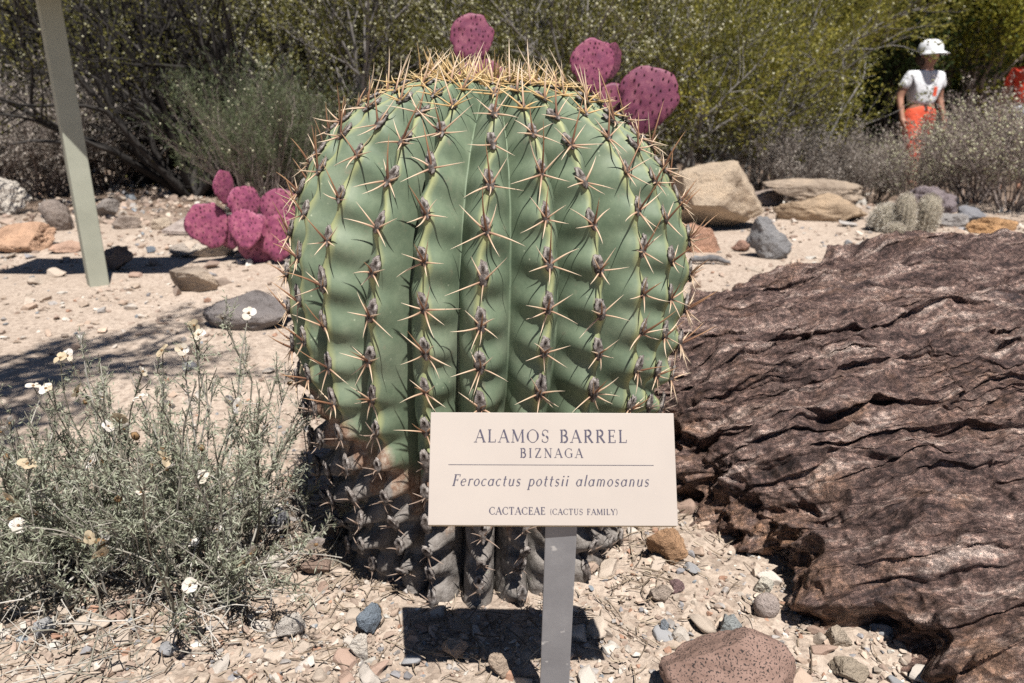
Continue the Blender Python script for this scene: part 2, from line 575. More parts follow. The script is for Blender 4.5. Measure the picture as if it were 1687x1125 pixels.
def boulder():
    dv = OUT - BC
    ang = np.unwrap(np.arctan2(dv[:, 1], dv[:, 0]))
    rad = np.hypot(dv[:, 0], dv[:, 1])
    if ang[-1] < ang[0]:
        ang, rad = ang[::-1], rad[::-1]
    # dense angles on the side towards the camera, coarse behind
    nA, nR = 900, 310
    th = np.linspace(0, 2 * math.pi, 4000, endpoint=False)
    wgt = 1 + 3.5 * np.exp(-((np.angle(np.exp(1j * (ang[0] + th - math.radians(205))))) / 0.75) ** 2)
    cw = np.concatenate([[0], np.cumsum(wgt)[:-1]]) / wgt.sum()
    th = np.interp(np.arange(nA) / nA, cw, th)
    a3 = np.concatenate([ang - 2 * math.pi, ang, ang + 2 * math.pi]); r3 = np.tile(rad, 3)
    t0 = ang[0] + th
    R = np.interp(t0, a3, r3)
    k = np.ones(25) / 25
    R = np.convolve(np.concatenate([R[-12:], R, R[:12]]), k, 'valid')
    al = np.linspace(0, 1, 6000) * (math.pi / 2)
    rho0 = np.clip(np.cos(al), 0, 1) ** 0.30
    hh0 = np.sin(al) ** 0.52
    rho0[-1] = 0.0
    seg_ = np.concatenate([[0], np.cumsum(np.hypot(np.diff(rho0) * 0.85, np.diff(hh0) * 0.34))])
    # join the last sample to the pole in even steps
    tt_ = np.linspace(0, 1, nR) * seg_[-1]
    rho = np.interp(tt_, seg_, rho0); hh = np.interp(tt_, seg_, hh0)
    rho[-1] = 0.0
    X = BC[0] + np.cos(t0)[None, :] * R[None, :] * rho[:, None]
    Y = BC[1] + np.sin(t0)[None, :] * R[None, :] * rho[:, None]
    top = 0.165 + 0.175 * np.clip(Y - 1.0, -0.5, 1.5) + 0.03 * (X - 0.6)
    Z = hh[:, None] * (top + 0.05) - 0.05
    P = np.stack([X, Y, Z], -1).reshape(-1, 3)
    # normals
    G = P.reshape(nR, nA, 3)
    du = np.roll(G, -1, 1) - np.roll(G, 1, 1)
    dw = np.gradient(G, axis=0)
    n = np.cross(du, dw); n /= np.linalg.norm(n, axis=2)[..., None] + 1e-9
    n = n.reshape(-1, 3)
    n[n[:, 2] < -0.2] *= -1
    n[-nA:] = (0, 0, 1)
    wall = np.clip(1.15 - n[:, 2], 0, 1)
    # strata coordinates: thin across the bedding, long along it
    a, c = 0.16, 0.10
    w = 0.72 * P[:, 1] + 0.70 * P[:, 2] - 0.21 * P[:, 0] + 0.018 * fbm(P * 2.2, 3, 40)
    Q = np.stack([P[:, 0], P[:, 2] - 0.6 * P[:, 1], w], -1)
    S = Q * np.array([2.6, 3.2, 15.0])
    L3 = np.stack([P[:, 0] * 1.6, P[:, 2] * 2.0, w * 5.0], -1)      # drawn out along the layers
    d = 0.016 * fbm(P * 3.4, 3, 31)
    lump = fbm(P * 9, 4, 37)
    d = d + (0.002 + 0.022 * wall) * lump + wall * (0.010 * (ridged(P * 19, 3, 38) - .3) + 0.004 * fbm(P * 44, 3, 39))
    # ledges: each layer breaks off in a lip that overhangs the one in front of it
    lip = np.zeros(len(P))
    for fr, am, sd in ((6.5, 0.015, 46), (15.0, 0.0105, 47), (31.0, 0.0062, 48), (62.0, 0.0034, 49)):
        q = np.mod(w * fr + 0.8 * fbm(L3 * (fr / 6.5) ** 0.6, 4, sd), 1.0)
        lip = lip + am * (np.minimum(q * 7, 1 - q) - .4) * smooth01(fbm(L3 * 0.9 * (fr / 6.5) ** 0.5 + sd, 2, sd + 3), -.15, .35)
    d = d + lip
    # chipped facets, largest on the broken front
    d = d + (0.009 + 0.022 * wall) * cells(S * np.array([1.6, 1.4, .8]), 81)
    d = d + (0.007 + 0.010 * wall) * cells(S * np.array([5.0, 4.2, 2.2]), 91)
    d = d + (0.0026 + .003 * wall) * cells(P * np.array([42, 42, 60]), 95)
    d = d + 0.0012 * fbm(P * 70, 3, 65)
    # open cracks: along the layers, and a few across them
    cr = np.abs(np.mod(w * 3.1 + 0.5 * fbm(L3 * .8, 3, 51) + .5, 1.0) - .5) / 3.1
    d = d - 0.045 * np.exp(-(cr / 0.0045) ** 2) * smooth01(fbm(L3 * .7, 2, 53), -.05, .3)
    cx = np.abs(fbm(P * np.array([4.0, 1.6, 1.0]), 3, 57))
    d = d - 0.045 * np.exp(-(cx / 0.020) ** 2) * smooth01(fbm(P * 2.6, 2, 59), 0.1, 0.5) * (0.3 + wall)
    V = P + n * d[:, None]
    V[:, :2] += np.outer(lip * 2.0 * (1 - 0.5 * wall), np.array([0.27, -0.96]))
    j = np.arange(nA)
    base = np.arange(nR - 1)[:, None] * nA
    F = np.stack([base + j, base + (j + 1) % nA, base + nA + (j + 1) % nA, base + nA + j], -1).reshape(-1, 4)
    rust = np.clip(wall * 1.1 - 0.25 + 0.5 * lump, 0, 1)
    return mesh_np('boulder', V, F, M['boulder'], True, {'rust': rust, 'strata': S})
tag(link('boulder', boulder()), 'huge dark purplish brown layered boulder beside the barrel cactus', 'boulder')

def in_boulder(x, y, grow=0.0):
    inside = np.zeros(len(x), bool)
    O = BC + (OUT - BC) * (1 + grow)
    j = len(O) - 1
    for i in range(len(O)):
        xi, yi = O[i]; xj, yj = O[j]
        c = ((yi > y) != (yj > y)) & (x < (xj - xi) * (y - yi) / (yj - yi + 1e-12) + xi)
        inside ^= c
        j = i
    return inside

# ------------------------------------------------------------------ barrel cactus
CX, CY = -0.045, 1.235
NR = 26
PROF = np.array([(.245, -.02), (.264, .0), (.258, .04), (.254, .10), (.266, .16), (.287, .23), (.309, .32), (.326, .41), (.330, .50), (.320, .58), (.298, .645), (.264, .70), (.222, .742), (.177, .770), (.13, .792), (.075, .797), (.03, .788), (.0, .785)])

def catmull(P, n):
    P = np.vstack([2 * P[0] - P[1], P, 2 * P[-1] - P[-2]])
    out = []
    m = len(P) - 3
    ts = np.linspace(0, m, n)
    for t in ts:
        i = min(int(t), m - 1); f = t - i
        p0, p1, p2, p3 = P[i:i + 4]
        out.append(0.5 * ((2 * p1) + (-p0 + p2) * f + (2 * p0 - 5 * p1 + 4 * p2 - p3) * f * f + (-p0 + 3 * p1 - 3 * p2 + p3) * f ** 3))
    return np.array(out)

prof = catmull(PROF, 900)
arc = np.concatenate([[0], np.cumsum(np.hypot(*np.diff(prof, axis=0).T))])
ATOT = arc[-1]

def areole_arcs(k):
    """arc positions (from base) of the areoles of rib k"""
    rng = random.Random(100 + k)
    out = []
    s = ATOT - 0.075 - 0.03 * ((k % 2))
    gap = 0.036
    while s > 0.05:
        out.append(s)
        gap_here = 0.040 + 0.019 * min(1, (ATOT - s) / 0.30) - 0.010 * max(0, (0.42 - s) / 0.42)
        s -= gap_here * rng.uniform(0.94, 1.06)
    return np.array(out)[::-1]
AR = [areole_arcs(k) for k in range(NR)]
RIB0 = -math.pi / 2 + 0.015      # one rib faces the camera

def rib_phase(k):
    return RIB0 + k * 2 * math.pi / NR + 0.012 * math.sin(k * 2.7)

def rib_wave(k, s):
    """sideways wander of rib k's crest (radians) at arc s"""
    return 0.017 * np.sin(s * 9 + k * 1.9) + 0.013 * np.sin(s * 2 * math.pi / 0.058 + k * 0.7) * (0.35 + 0.65 * smooth01(s, 0.25, 0.9))

def surface(theta_u, k, s):
    """k rib index array, u in [-1,1] across the rib, s arc -> xyz (cactus frame), crest, age"""
    u = theta_u
    r0 = np.interp(s, arc, prof[:, 0]); z0 = np.interp(s, arc, prof[:, 1])
    dr = np.interp(s, arc, np.gradient(prof[:, 0], arc)); dz = np.interp(s, arc, np.gradient(prof[:, 1], arc))
    width = 2 * math.pi / NR
    au = np.abs(u)
    old = 1 - smooth01(s, 0.14, 0.40)
    # ridge height: rounded crest, almost flat faces, sharp valley
    hgt = 1 - np.sqrt(au * au + 0.012) + 0.11
    hgt = hgt + 0.13 * np.sin(np.pi * np.clip(au, 0, 1) ** 1.2)
    hround = np.sqrt(np.clip(1 - au ** 2.0, 0, 1))
    hgt = hgt * (1 - 0.8 * old) + hround * 0.8 * old
    depth = (0.056 + 0.022 * old) * np.clip(r0 / 0.30, 0, 1.05) ** 0.8
    phase0 = np.array([rib_phase(q) for q in range(NR)])
    # phase between areoles
    ph = np.zeros_like(s); nearest = np.zeros_like(s)
    for q in range(NR):
        m = (k == q)
        if not m.any(): continue
        A = AR[q]
        ss = s[m]
        idx = np.clip(np.searchsorted(A, ss), 1, len(A) - 1)
        a, b = A[idx - 1], A[idx]
        ph[m] = np.clip((ss - a) / (b - a), -0.5, 1.5)
    bulge = np.cos(2 * np.pi * ph)
    amp = 0.0016 + 0.0095 * (1 - smooth01(s, 0.18, 0.50)) + 0.012 * old + 0.0030 * np.maximum(0, np.cos(phase0[k] - 0.1)) * (1 - smooth01(s, 0.4, 0.75))
    wide = np.exp(-(au / 0.55) ** 2)
    off = depth * (hgt - 1) + amp * bulge * wide * np.clip(r0 / 0.2, 0, 1) * (0.25 + 0.75 * smooth01(s, 0.06, 0.17))
    p = np.stack([np.cos(k * 0.7) * 2 + u, s * 9, k * 3.1], -1)
    off = off + 0.0042 * vnoise(p * np.array([1.3, 1.15, 1]), 71) * (1 - au ** 4) * np.clip(r0 / .2, 0, 1)
    # thicken hollows on the side faces
    off = off + 0.0034 * np.sin(2 * np.pi * ph + np.pi * 0.5 + u * 2.0) * au * (1 - au) * 4 * np.clip(r0 / .25, 0, 1)
    phase = np.array([rib_phase(q) for q in range(NR)])[k]
    nphase = np.array([rib_phase(q) for q in range(-1, NR + 1)])
    left = (nphase[k + 1] + nphase[k]) / 2; right = (nphase[k + 2] + nphase[k + 1]) / 2
    right = np.where(k == NR - 1, left[k == 0].min() + 2 * math.pi if (k == 0).any() else right, right)
    th = np.where(u < 0, phase + u * (phase - left), phase + u * (right - phase))
    th = th + rib_wave(k, s) * (1 - au ** 2)
    nr, nz = dz, -dr
    L = np.hypot(nr, nz) + 1e-9
    r = np.maximum(r0 + off * nr / L, 0)
    z = z0 + off * nz / L
    xyz = np.stack([r * np.cos(th), r * np.sin(th), z], -1)
    lump = fbm(xyz * 24, 4, 79) * 0.009 * old + 0.0012 * fbm(xyz * 16, 2, 80)
    xyz = xyz * (1 + (lump / np.maximum(r0, 0.08))[:, None] * np.array([1, 1, 0]))
    # slow irregularity of the whole barrel
    w = fbm(xyz * 4.0, 2, 77) * 0.007
    xyz = xyz * (1 + w[:, None] * np.array([1, 1, 0.3]))
    xyz[:, 0] += 0.035 * (xyz[:, 2] - 0.4)
    xyz[:, 2] += (-0.030 * xyz[:, 0] / 0.3 * 0.5) * smooth01(xyz[:, 2], 0.5, 0.8)
    crest = np.clip(1 - au / 0.5, 0, 1) + 0.12 * bulge * (au < 0.3)
    side = -np.cos(th - math.radians(-20)) * 0.0
    leftness = np.clip(-np.cos(th), -1, 1)
    zz = xyz[:, 2]
    age = 1.14 * (1 - smooth01(zz, 0.08, 0.36 + 0.10 * leftness)) - 0.10 + 0.34 * np.clip(crest, 0, 1) * (1 - smooth01(zz, 0.22, 0.55 + 0.08 * leftness))
    age = age + 0.30 * np.clip(leftness - 0.25, 0, 1) * (1 - smooth01(zz, 0.36, 0.62)) + 0.13 * np.clip(crest, 0, 1) * np.clip(bulge, 0, 1) * (1 - smooth01(zz, 0.45, 0.75))
    return xyz, np.clip(crest, 0, 1), np.clip(age, 0, 1.2)

NU, NS = 16, 330
us = np.array([-1, -.955, -.86, -.7, -.5, -.32, -.18, -.08, 0, .08, .18, .32, .5, .7, .86, .955])
ssv = np.linspace(0, ATOT, NS)
K = np.repeat(np.arange(NR), NU)
U = np.tile(us, NR)
KK = np.tile(K, NS); UU = np.tile(U, NS); SS = np.repeat(ssv, len(K))
xyz, crest, age = surface(UU, KK, SS)
nc = len(K)
j = np.arange(nc)
base = np.arange(NS - 1)[:, None] * nc
CF = np.stack([base + j, base + (j + 1) % nc, base + nc + (j + 1) % nc, base + nc + j], -1).reshape(-1, 4)
cactus = thing('barrel_cactus', 'large ribbed green barrel cactus with long straw spines behind the name sign', 'cactus', (CX, CY, gz1(CX, CY) - 0.014))
link('body', mesh_np('body', xyz, CF, M['cactus'], True, {'crest': crest, 'age': age}), cactus)

def spine_mesh(name, mat, L=1.0, r=0.034, curve=0.04, segs=5, sides=6):
    t = np.linspace(0, 1, segs + 1)
    pts = np.stack([curve * t * t, 0 * t, t * L], -1)
    rad = r * (1 - t) ** 0.8 + 0.0022
    V, F, _ = tubes([(pts, rad)], sides)
    c = np.repeat(np.clip(t * 1.15, 0, 1), sides)
    return mesh_np(name, V, F, mat, True, {'c': c})
SPM = {}
for key in ('spine', 'spine_dark', 'spine_grey', 'spine_gold'):
    SPM[key] = [spine_mesh('spine', M[key], 1, 0.030 + 0.004 * q, (-0.10, 0.04, 0.17)[q]) for q in range(3)]

def areole_mesh(seed):
    V, F = ico(3)
    V = V.copy()
    n = fbm(V * 3 + seed * 5, 4, seed)
    V = V * (1 + 0.22 * n)[:, None]
    V *= np.array([0.0058, 0.0125, 0.0036])
    hole = np.exp(-((V[:, 0] / 0.0026) ** 2 + ((V[:, 1] - 0.004) / 0.0045) ** 2))
    V[:, 2] -= 0.0034 * hole * (V[:, 2] > 0)
    eye = np.clip(hole * 1.3 + 0.9 * np.exp(-((V[:, 1] + 0.006) / 0.004) ** 2) + 0.25 * n, 0, 1)
    return mesh_np('areole', V, F, M['areole'], True, {'eye': eye})
ARM = [areole_mesh(s) for s in range(5)]

def frame_at(k, s):
    """position, outward normal, up-along-rib tangent of rib crest"""
    e = 0.004
    kk = np.array([k, k, k]); uu = np.array([0.0, 0.0, 0.0]); sv = np.array([s - e, s, s + e])
    P, _, _ = surface(uu, kk, np.clip(sv, 0, ATOT))
    up = Vector(P[2] - P[0]).normalized()
    th = math.atan2(P[1, 1], P[1, 0])
    side = Vector((-math.sin(th), math.cos(th), 0))
    nrm = side.cross(up).normalized()
    if nrm.dot(Vector((math.cos(th), math.sin(th), 0.3))) < 0: nrm = -nrm
    return Vector(P[1]), nrm, up, nrm.cross(up) * -1

# spine directions in the areole frame (x right, y up the rib, z out): angle from up, tilt out, length, kind
def spine_set(rng, frac):
    """frac 0 base .. 1 top"""
    L = 0.043 + 0.008 * frac
    if frac > 0.93: L *= 1.0
    out = []
    def add(a, tilt, l, kind):
        a = math.radians(a + rng.gauss(0, 10)); t = math.radians(tilt + rng.gauss(0, 8))
        out.append((Vector((math.sin(a) * math.cos(t), math.cos(a) * math.cos(t), math.sin(t))), l * rng.uniform(0.68, 1.18), kind))
    if rng.random() < 0.95: add(-48, 22, L * 0.88, 'r')
    if rng.random() < 0.95: add(50, 22, L * 0.88, 'r')
    add(-100 - 16 * (1 - frac), 16, L * 0.96, 'r'); add(102 + 16 * (1 - frac), 16, L * 0.96, 'r')
    if rng.random() < 0.85: add(180, 26, L * 0.80, 'r')
    if frac < 0.75 and rng.random() < 0.25: add(rng.choice((-142, 142)), 18, L * 0.8, 'r')
    add(rng.uniform(-12, 12), 52 - 10 * frac, L * (0.95 + 0.45 * frac), 'c')
    return out

camv = Vector((-CX, -CY, CAM_H))
cands = []
for k in range(NR):
    for s in AR[k]:
        P, n, up, sd = frame_at(k, s)
        facing = n.dot((camv - P).normalized())
        cands.append((facing, k, s, P, n, up, sd))
front = sorted([c for c in cands if c[0] > 0.42 and c[3].z > 0.12], key=lambda c: -c[0])[:46]
front_ids = {(c[1], round(c[2], 4)) for c in front}
rs = random.Random(7)
n_single = 0
for facing, k, s, P, n, up, sd in cands:
    frac = s / ATOT
    if facing < -0.45 and frac < 0.75:
        continue
    B = Matrix((sd, up, n)).transposed()
    q = rs.randrange(5)
    a = link('areole', ARM[q], cactus)
    big = 1.0 + 0.35 * (1 - frac) + rs.uniform(-0.1, 0.15)
    if frac > 0.85: big *= 0.8
    Ma = Matrix.Translation(P + n * 0.0015 + up * 0.004) @ B.to_4x4() @ Matrix.Diagonal((big * rs.uniform(.9, 1.1), big * rs.uniform(.9, 1.2), big, 1))
    a.matrix_local = Ma
    spines = spine_set(rs, frac)
    vary = rs.uniform(0.74, 1.12)
    single = (k, round(s, 4)) in front_ids and n_single + len(spines) <= 300
    Ainv = Ma.inverted()
    VV, FF, CC, off = [], [], [], 0
    zlow = P.z
    for d, L, kind in spines:
        if rs.random() < (0.6 if zlow < 0.20 else 0.35 if zlow < 0.32 else 0.04): continue
        dirw = (B @ d).normalized()
        key = 'spine_dark' if kind == 'c' else 'spine'
        if frac < 0.36: key = 'spine_grey'
        elif frac > 0.80: key = 'spine_gold' if kind != 'c' else 'spine'
        if zlow < 0.34: L *= 0.62
        L *= vary
        rot = dirw.to_track_quat('Z', 'Y').to_matrix().to_4x4() @ Matrix.Rotation(rs.uniform(0, 6.28), 4, 'Z')
        th = 0.043 * (1.0 if kind == 'r' else 1.2)
        Ms = Matrix.Translation(P + n * 0.002 - up * 0.004) @ rot @ Matrix.Diagonal((th, th, L, 1))
        me = SPM[key][rs.randrange(3)]
        if single:
            so = link('spine', me, a)
            so.matrix_local = Ainv @ Ms
            n_single += 1
        else:
            co = np.empty(len(me.vertices) * 3, np.float32); me.vertices.foreach_get('co', co)
            Mn = np.array(Ainv @ Ms)
            co = co.reshape(-1, 3) @ Mn[:3, :3].T + Mn[:3, 3]
            fc = np.empty(len(me.loops), np.int32); me.loops.foreach_get('vertex_index', fc)
            cc = np.empty(len(me.vertices), np.float32); me.attributes['c'].data.foreach_get('value', cc)
            VV.append(co); FF.append((key, fc.reshape(-1, 4) + off)); CC.append(cc); off += len(co)
    if VV:
        keys = sorted({x[0] for x in FF})
        me = mesh_np('spines', np.concatenate(VV), [f for kk_ in keys for (k2, f) in FF if k2 == kk_], [M[x] for x in keys], True, {'c': np.concatenate(CC)})
        mi = np.concatenate([np.full(len(f), i, np.int32) for i, kk_ in enumerate(keys) for (k2, f) in FF if k2 == kk_])
        me.polygons.foreach_set('material_index', mi)
        tag(link('spines', me, a), kind='stuff')

# crown: a thicket of young golden spines over white wool
rc_ = np.random.default_rng(5)
polys, cs = [], []
for i in range(165):
    rr = 0.100 * math.sqrt(rc_.random()); th = rc_.uniform(0, 2 * math.pi)
    s = ATOT - rr
    z = np.interp(s, arc, prof[:, 1]) - 0.015 * rr * math.cos(th) / 0.1
    p0 = np.array([rr * math.cos(th), rr * math.sin(th), z - 0.004])
    d = np.array([math.cos(th) * rr * 3.6, math.sin(th) * rr * 3.6, 1.0]) + rc_.normal(size=3) * 0.38
    d[2] = abs(d[2]); d /= np.linalg.norm(d)
    L = rc_.uniform(0.022, 0.060)
    t = np.linspace(0, 1, 5)
    bend = rc_.normal(size=3) * 0.05 * L
    pts = p0 + t[:, None] * d * L + (t ** 2)[:, None] * bend
    polys.append((pts, 0.0016 * (1 - t) ** 0.8 + 0.00012)); cs.append(np.repeat(np.clip(t + rc_.uniform(-.3, .2), 0, 1), 5))
V, F, _ = tubes(polys, 5)
tag(link('crown_spines', mesh_np('crown_spines', V, F, M['spine_gold'], True, {'c': np.concatenate(cs)}), cactus), kind='stuff')
V, F = ico(3)
for i in range(22):
    rr = 0.11 * math.sqrt(rc_.random()); th = rc_.uniform(0, 6.28)
    if i == 0: WM = [mesh_np('wool_tuft', V * (1 + 0.25 * fbm(V * 2.5 + q, 3, q))[:, None], F, M['wool']) for q in range(4)]
    z = np.interp(ATOT - rr, arc, prof[:, 1])
    link('wool_tuft', WM[i % 4], cactus, (rr * math.cos(th), rr * math.sin(th), z), (0, 0, th), rc_.uniform(0.006, 0.011))

# ------------------------------------------------------------------ name sign in front of the cactus
M['plate'] = rocky('sign_plate', [(0.3, (0.39, 0.345, 0.31)), (0.7, (0.435, 0.385, 0.345))], 5, 0.5, 0.05, 0.001, spec=0.4)
M['plate_edge'] = plain('sign_plate_edge', (0.62, 0.50, 0.30), 0.6)
M['ink'] = plain('sign_ink', (0.075, 0.07, 0.10), 0.7, 0.2, 0.2, 300)
M['post'] = rocky('galvanised_post', [(0.3, (0.155, 0.155, 0.165)), (0.55, (0.21, 0.21, 0.22)), (0.75, (0.28, 0.28, 0.285))], 14, 0.55, 0.15, 0.002, spec=0.5, speck=(60, (0.42, 0.41, 0.40), 0.68))

SW, SH, STK = 0.2846, 0.1285, 0.004
BLc = np.array([(0.1888 - 0.0956) / 2, 0.735, 0.291])     # middle of the plate's lower edge
slope = math.atan2(0.063, 0.112)                           # leaning back from vertical
sign = thing('name_sign', 'cream botanical name sign on a grey metal stake reading ALAMOS BARREL BIZNAGA', 'sign', (BLc[0], BLc[1], gz1(BLc[0], BLc[1])))
BL = BLc - np.array([BLc[0], BLc[1], gz1(BLc[0], BLc[1])])
plM = Matrix.Translation(Vector(BL)) @ Matrix.Rotation(math.radians(0.25), 4, 'Y') @ Matrix.Rotation(math.radians(90) - slope, 4, 'X')   # local x right, y up the plate, z towards the viewer

def bevel_box(name, x0, x1, y0, y1, z0, z1, mat, bev=0.001, seg=2):
    import bmesh
    bm = bmesh.new()
    bmesh.ops.create_cube(bm, size=1.0)
    for v in bm.verts:
        v.co = Vector((x0 if v.co.x < 0 else x1, y0 if v.co.y < 0 else y1, z0 if v.co.z < 0 else z1))
    bmesh.ops.bevel(bm, geom=bm.edges[:], offset=bev, segments=seg, affect='EDGES', profile=0.5)
    me = bpy.data.meshes.new(name)
    bm.to_mesh(me); bm.free()
    me.materials.append(mat)
    for p in me.polygons: p.use_smooth = False
    return me
plate = link('plate', bevel_box('plate', -SW / 2, SW / 2, 0, SH, -STK, 0, M['plate'], 0.0007), sign)
plate.matrix_local = plM
edge_me = bevel_box('plate_backing', -SW / 2 + 0.001, SW / 2 - 0.001, -0.0012, SH - 0.001, -STK - 0.003, -STK - 0.0001, M['plate_edge'], 0.0005)
link('plate_backing', edge_me, plate)

# --- lettering: an engraved-style serif built from strokes. (kind, ...) in units of cap height
TK, TN = 0.135, 0.055
def ln(x0, y0, x1, y1, w): return ('l', x0, y0, x1, y1, w)
def ar(cx, cy, rx, ry, a0, a1, w0, w1=None): return ('a', cx, cy, rx, ry, a0, a1, w0, w1 if w1 is not None else w0)
def sf(x, y, w=0.26): return ln(x - w / 2, y, x + w / 2, y, TN * 0.9)
GL = {
 'A': (0.80, [ln(.06, 0, .40, 1, TN), ln(.40, 1, .74, 0, TK), ln(.19, .36, .62, .36, TN), sf(.06, .02), sf(.74, .02)]),
 'L': (0.66, [ln(.16, 0, .16, 1, TK), sf(.16, .98), ln(.04, .03, .60, .03, TN), ln(.60, .0, .62, .24, TN)]),
 'M': (1.02, [ln(.12, 0, .16, 1, TN), ln(.16, 1, .51, .08, TK), ln(.51, .08, .86, 1, TN), ln(.86, 1, .90, 0, TK), sf(.12, .02), sf(.90, .02), sf(.13, .98, .16), sf(.90, .98, .16)]),
 'O': (0.94, [ar(.46, .5, .38, .50, 90, 270, TN, None), ar(.46, .5, .38, .50, -90, 90, TN, None), ar(.46, .5, .40, .48, 130, 230, TK), ar(.46, .5, .40, .48, -50, 50, TK)]),
 'S': (0.60, [ar(.29, .75, .21, .23, 30, 180, TN, TN), ar(.30, .75, .22, .23, 180, 262, TK), ar(.29, .25, .22, .26, 0, 82, TK), ar(.28, .25, .23, .24, -150, 0, TN), ln(.50, .76, .50, .96, TN), ln(.06, .04, .06, .26, TN)]),
 'B': (0.68, [ln(.17, 0, .17, 1, TK), ln(.04, .98, .34, .98, TN), ln(.04, .02, .36, .02, TN), ln(.17, .54, .36, .54, TN), ar(.34, .76, .20, .22, -90, 90, TK * .9), ar(.36, .28, .24, .26, -90, 90, TK)]),
 'R': (0.74, [ln(.17, 0, .17, 1, TK), ln(.04, .98, .34, .98, TN), sf(.17, .02), ln(.17, .50, .36, .50, TN), ar(.34, .74, .22, .24, -90, 90, TK), ln(.34, .50, .68, .01, TK), sf(.68, .02, .16)]),
 'E': (0.66, [ln(.17, 0, .17, 1, TK), ln(.04, .98, .56, .98, TN), ln(.04, .02, .58, .02, TN), ln(.17, .52, .46, .52, TN), ln(.56, .80, .56, 1, TN), ln(.60, 0, .60, .22, TN), ln(.46, .42, .46, .62, TN)]),
 'I': (0.38, [ln(.17, 0, .17, 1, TK), sf(.17, .98), sf(.17, .02)]),
 'Z': (0.72, [ln(.08, .98, .62, .98, TN), ln(.60, .98, .08, .02, TK), ln(.06, .02, .64, .02, TN), ln(.08, .80, .08, 1, TN), ln(.64, 0, .64, .22, TN)]),
 'N': (0.86, [ln(.14, 0, .14, 1, TN), ln(.14, 1, .72, 0, TK), ln(.72, 0, .72, 1, TN), sf(.14, .02), sf(.72, .98), sf(.08, .98, .16)]),
 'G': (0.86, [ar(.46, .5, .38, .49, 40, 320, TN), ar(.46, .5, .39, .47, 125, 235, TK), ln(.74, .06, .74, .44, TK), sf(.72, .44), ln(.73, .74, .73, .95, TN)]),
 'C': (0.80, [ar(.46, .5, .38, .49, 42, 318, TN), ar(.46, .5, .39, .47, 125, 235, TK), ln(.73, .72, .73, .95, TN), ln(.73, .05, .73, .26, TN)]),
 'T': (0.74, [ln(.36, 0, .36, 1, TK), ln(.04, .98, .68, .98, TN), sf(.36, .02), ln(.05, .78, .05, 1, TN), ln(.67, .78, .67, 1, TN)]),
 'U': (0.82, [ln(.16, .3, .16, 1, TK), ar(.40, .3, .24, .29, 180, 360, TN * 1.3), ln(.64, .3, .64, 1, TN), sf(.16, .98), sf(.64, .98)]),
 'F': (0.62, [ln(.17, 0, .17, 1, TK), ln(.04, .98, .56, .98, TN), sf(.17, .02), ln(.17, .52, .44, .52, TN), ln(.56, .78, .56, 1, TN), ln(.44, .42, .44, .62, TN)]),
 'Y': (0.74, [ln(.06, .98, .37, .46, TK), ln(.68, .98, .37, .46, TN), ln(.37, 0, .37, .48, TK), sf(.37, .02), sf(.08, .98), sf(.66, .98)]),
 '(': (0.30, [ar(.40, .46, .28, .62, 125, 235, TN * 1.3)]),
 ')': (0.30, [ar(-.10, .46, .28, .62, -55, 55, TN * 1.3)]),
 # lower case (x height .62)
 'e': (0.52, [ar(.25, .31, .20, .30, 15, 320, TN * 1.25), ar(.25, .31, .20, .29, 130, 230, TK * .8), ln(.07, .33, .44, .37, TN)]),
 'r': (0.42, [ln(.12, 0, .12, .62, TK * .85), ar(.30, .40, .18, .20, 55, 170, TN * 1.3), ln(.36, .55, .40, .58, TK * .8)]),
 'o': (0.54, [ar(.25, .31, .20, .30, 0, 360, TN * 1.25), ar(.25, .31, .205, .28, 125, 235, TK * .8), ar(.25, .31, .205, .28, -55, 55, TK * .8)]),
 'c': (0.48, [ar(.25, .31, .20, .30, 45, 315, TN * 1.25), ar(.25, .31, .205, .28, 125, 235, TK * .8)]),
 'a': (0.58, [ar(.24, .30, .19, .29, 10, 350, TN * 1.25), ar(.24, .30, .19, .28, 125, 235, TK * .8), ln(.44, .05, .44, .62, TK * .85), ln(.44, .05, .52, .08, TN)]),
 't': (0.38, [ln(.15, .08, .15, .86, TK * .85), ln(.02, .60, .32, .60, TN), ar(.25, .12, .10, .11, 180, 300, TN * 1.2)]),
 'u': (0.58, [ln(.11, .16, .11, .62, TK * .85), ar(.26, .18, .15, .17, 180, 330, TN * 1.2), ln(.44, .03, .44, .62, TK * .85), ln(.44, .03, .52, .07, TN)]),
 's': (0.44, [ar(.21, .46, .14, .15, 30, 260, TN * 1.3), ar(.20, .17, .15, .16, -150, 80, TN * 1.3), ln(.12, .40, .29, .24, TK * .8)]),
 'p': (0.58, [ln(.12, -.32, .12, .62, TK * .85), ar(.29, .31, .19, .30, -170, 170, TN * 1.25), ar(.29, .31, .19, .28, -55, 55, TK * .8), sf(.12, -.31, .22)]),
 'i': (0.28, [ln(.12, .02, .12, .62, TK * .85), ln(.12, .80, .12, .90, TK), ln(.12, .02, .20, .05, TN)]),
 'l': (0.28, [ln(.12, .02, .12, 1, TK * .85), ln(.12, .02, .20, .05, TN)]),
 'm': (0.86, [ln(.12, 0, .12, .62, TK * .8), ar(.26, .42, .14, .18, 0, 160, TN * 1.2), ln(.40, 0, .40, .44, TK * .8), ar(.55, .42, .14, .18, 0, 160, TN * 1.2), ln(.69, 0, .69, .44, TK * .8)]),
 'n': (0.58, [ln(.12, 0, .12, .62, TK * .85), ar(.27, .42, .16, .18, 0, 160, TN * 1.2), ln(.43, 0, .43, .44, TK * .85)]),
 ' ': (0.42, []),
}
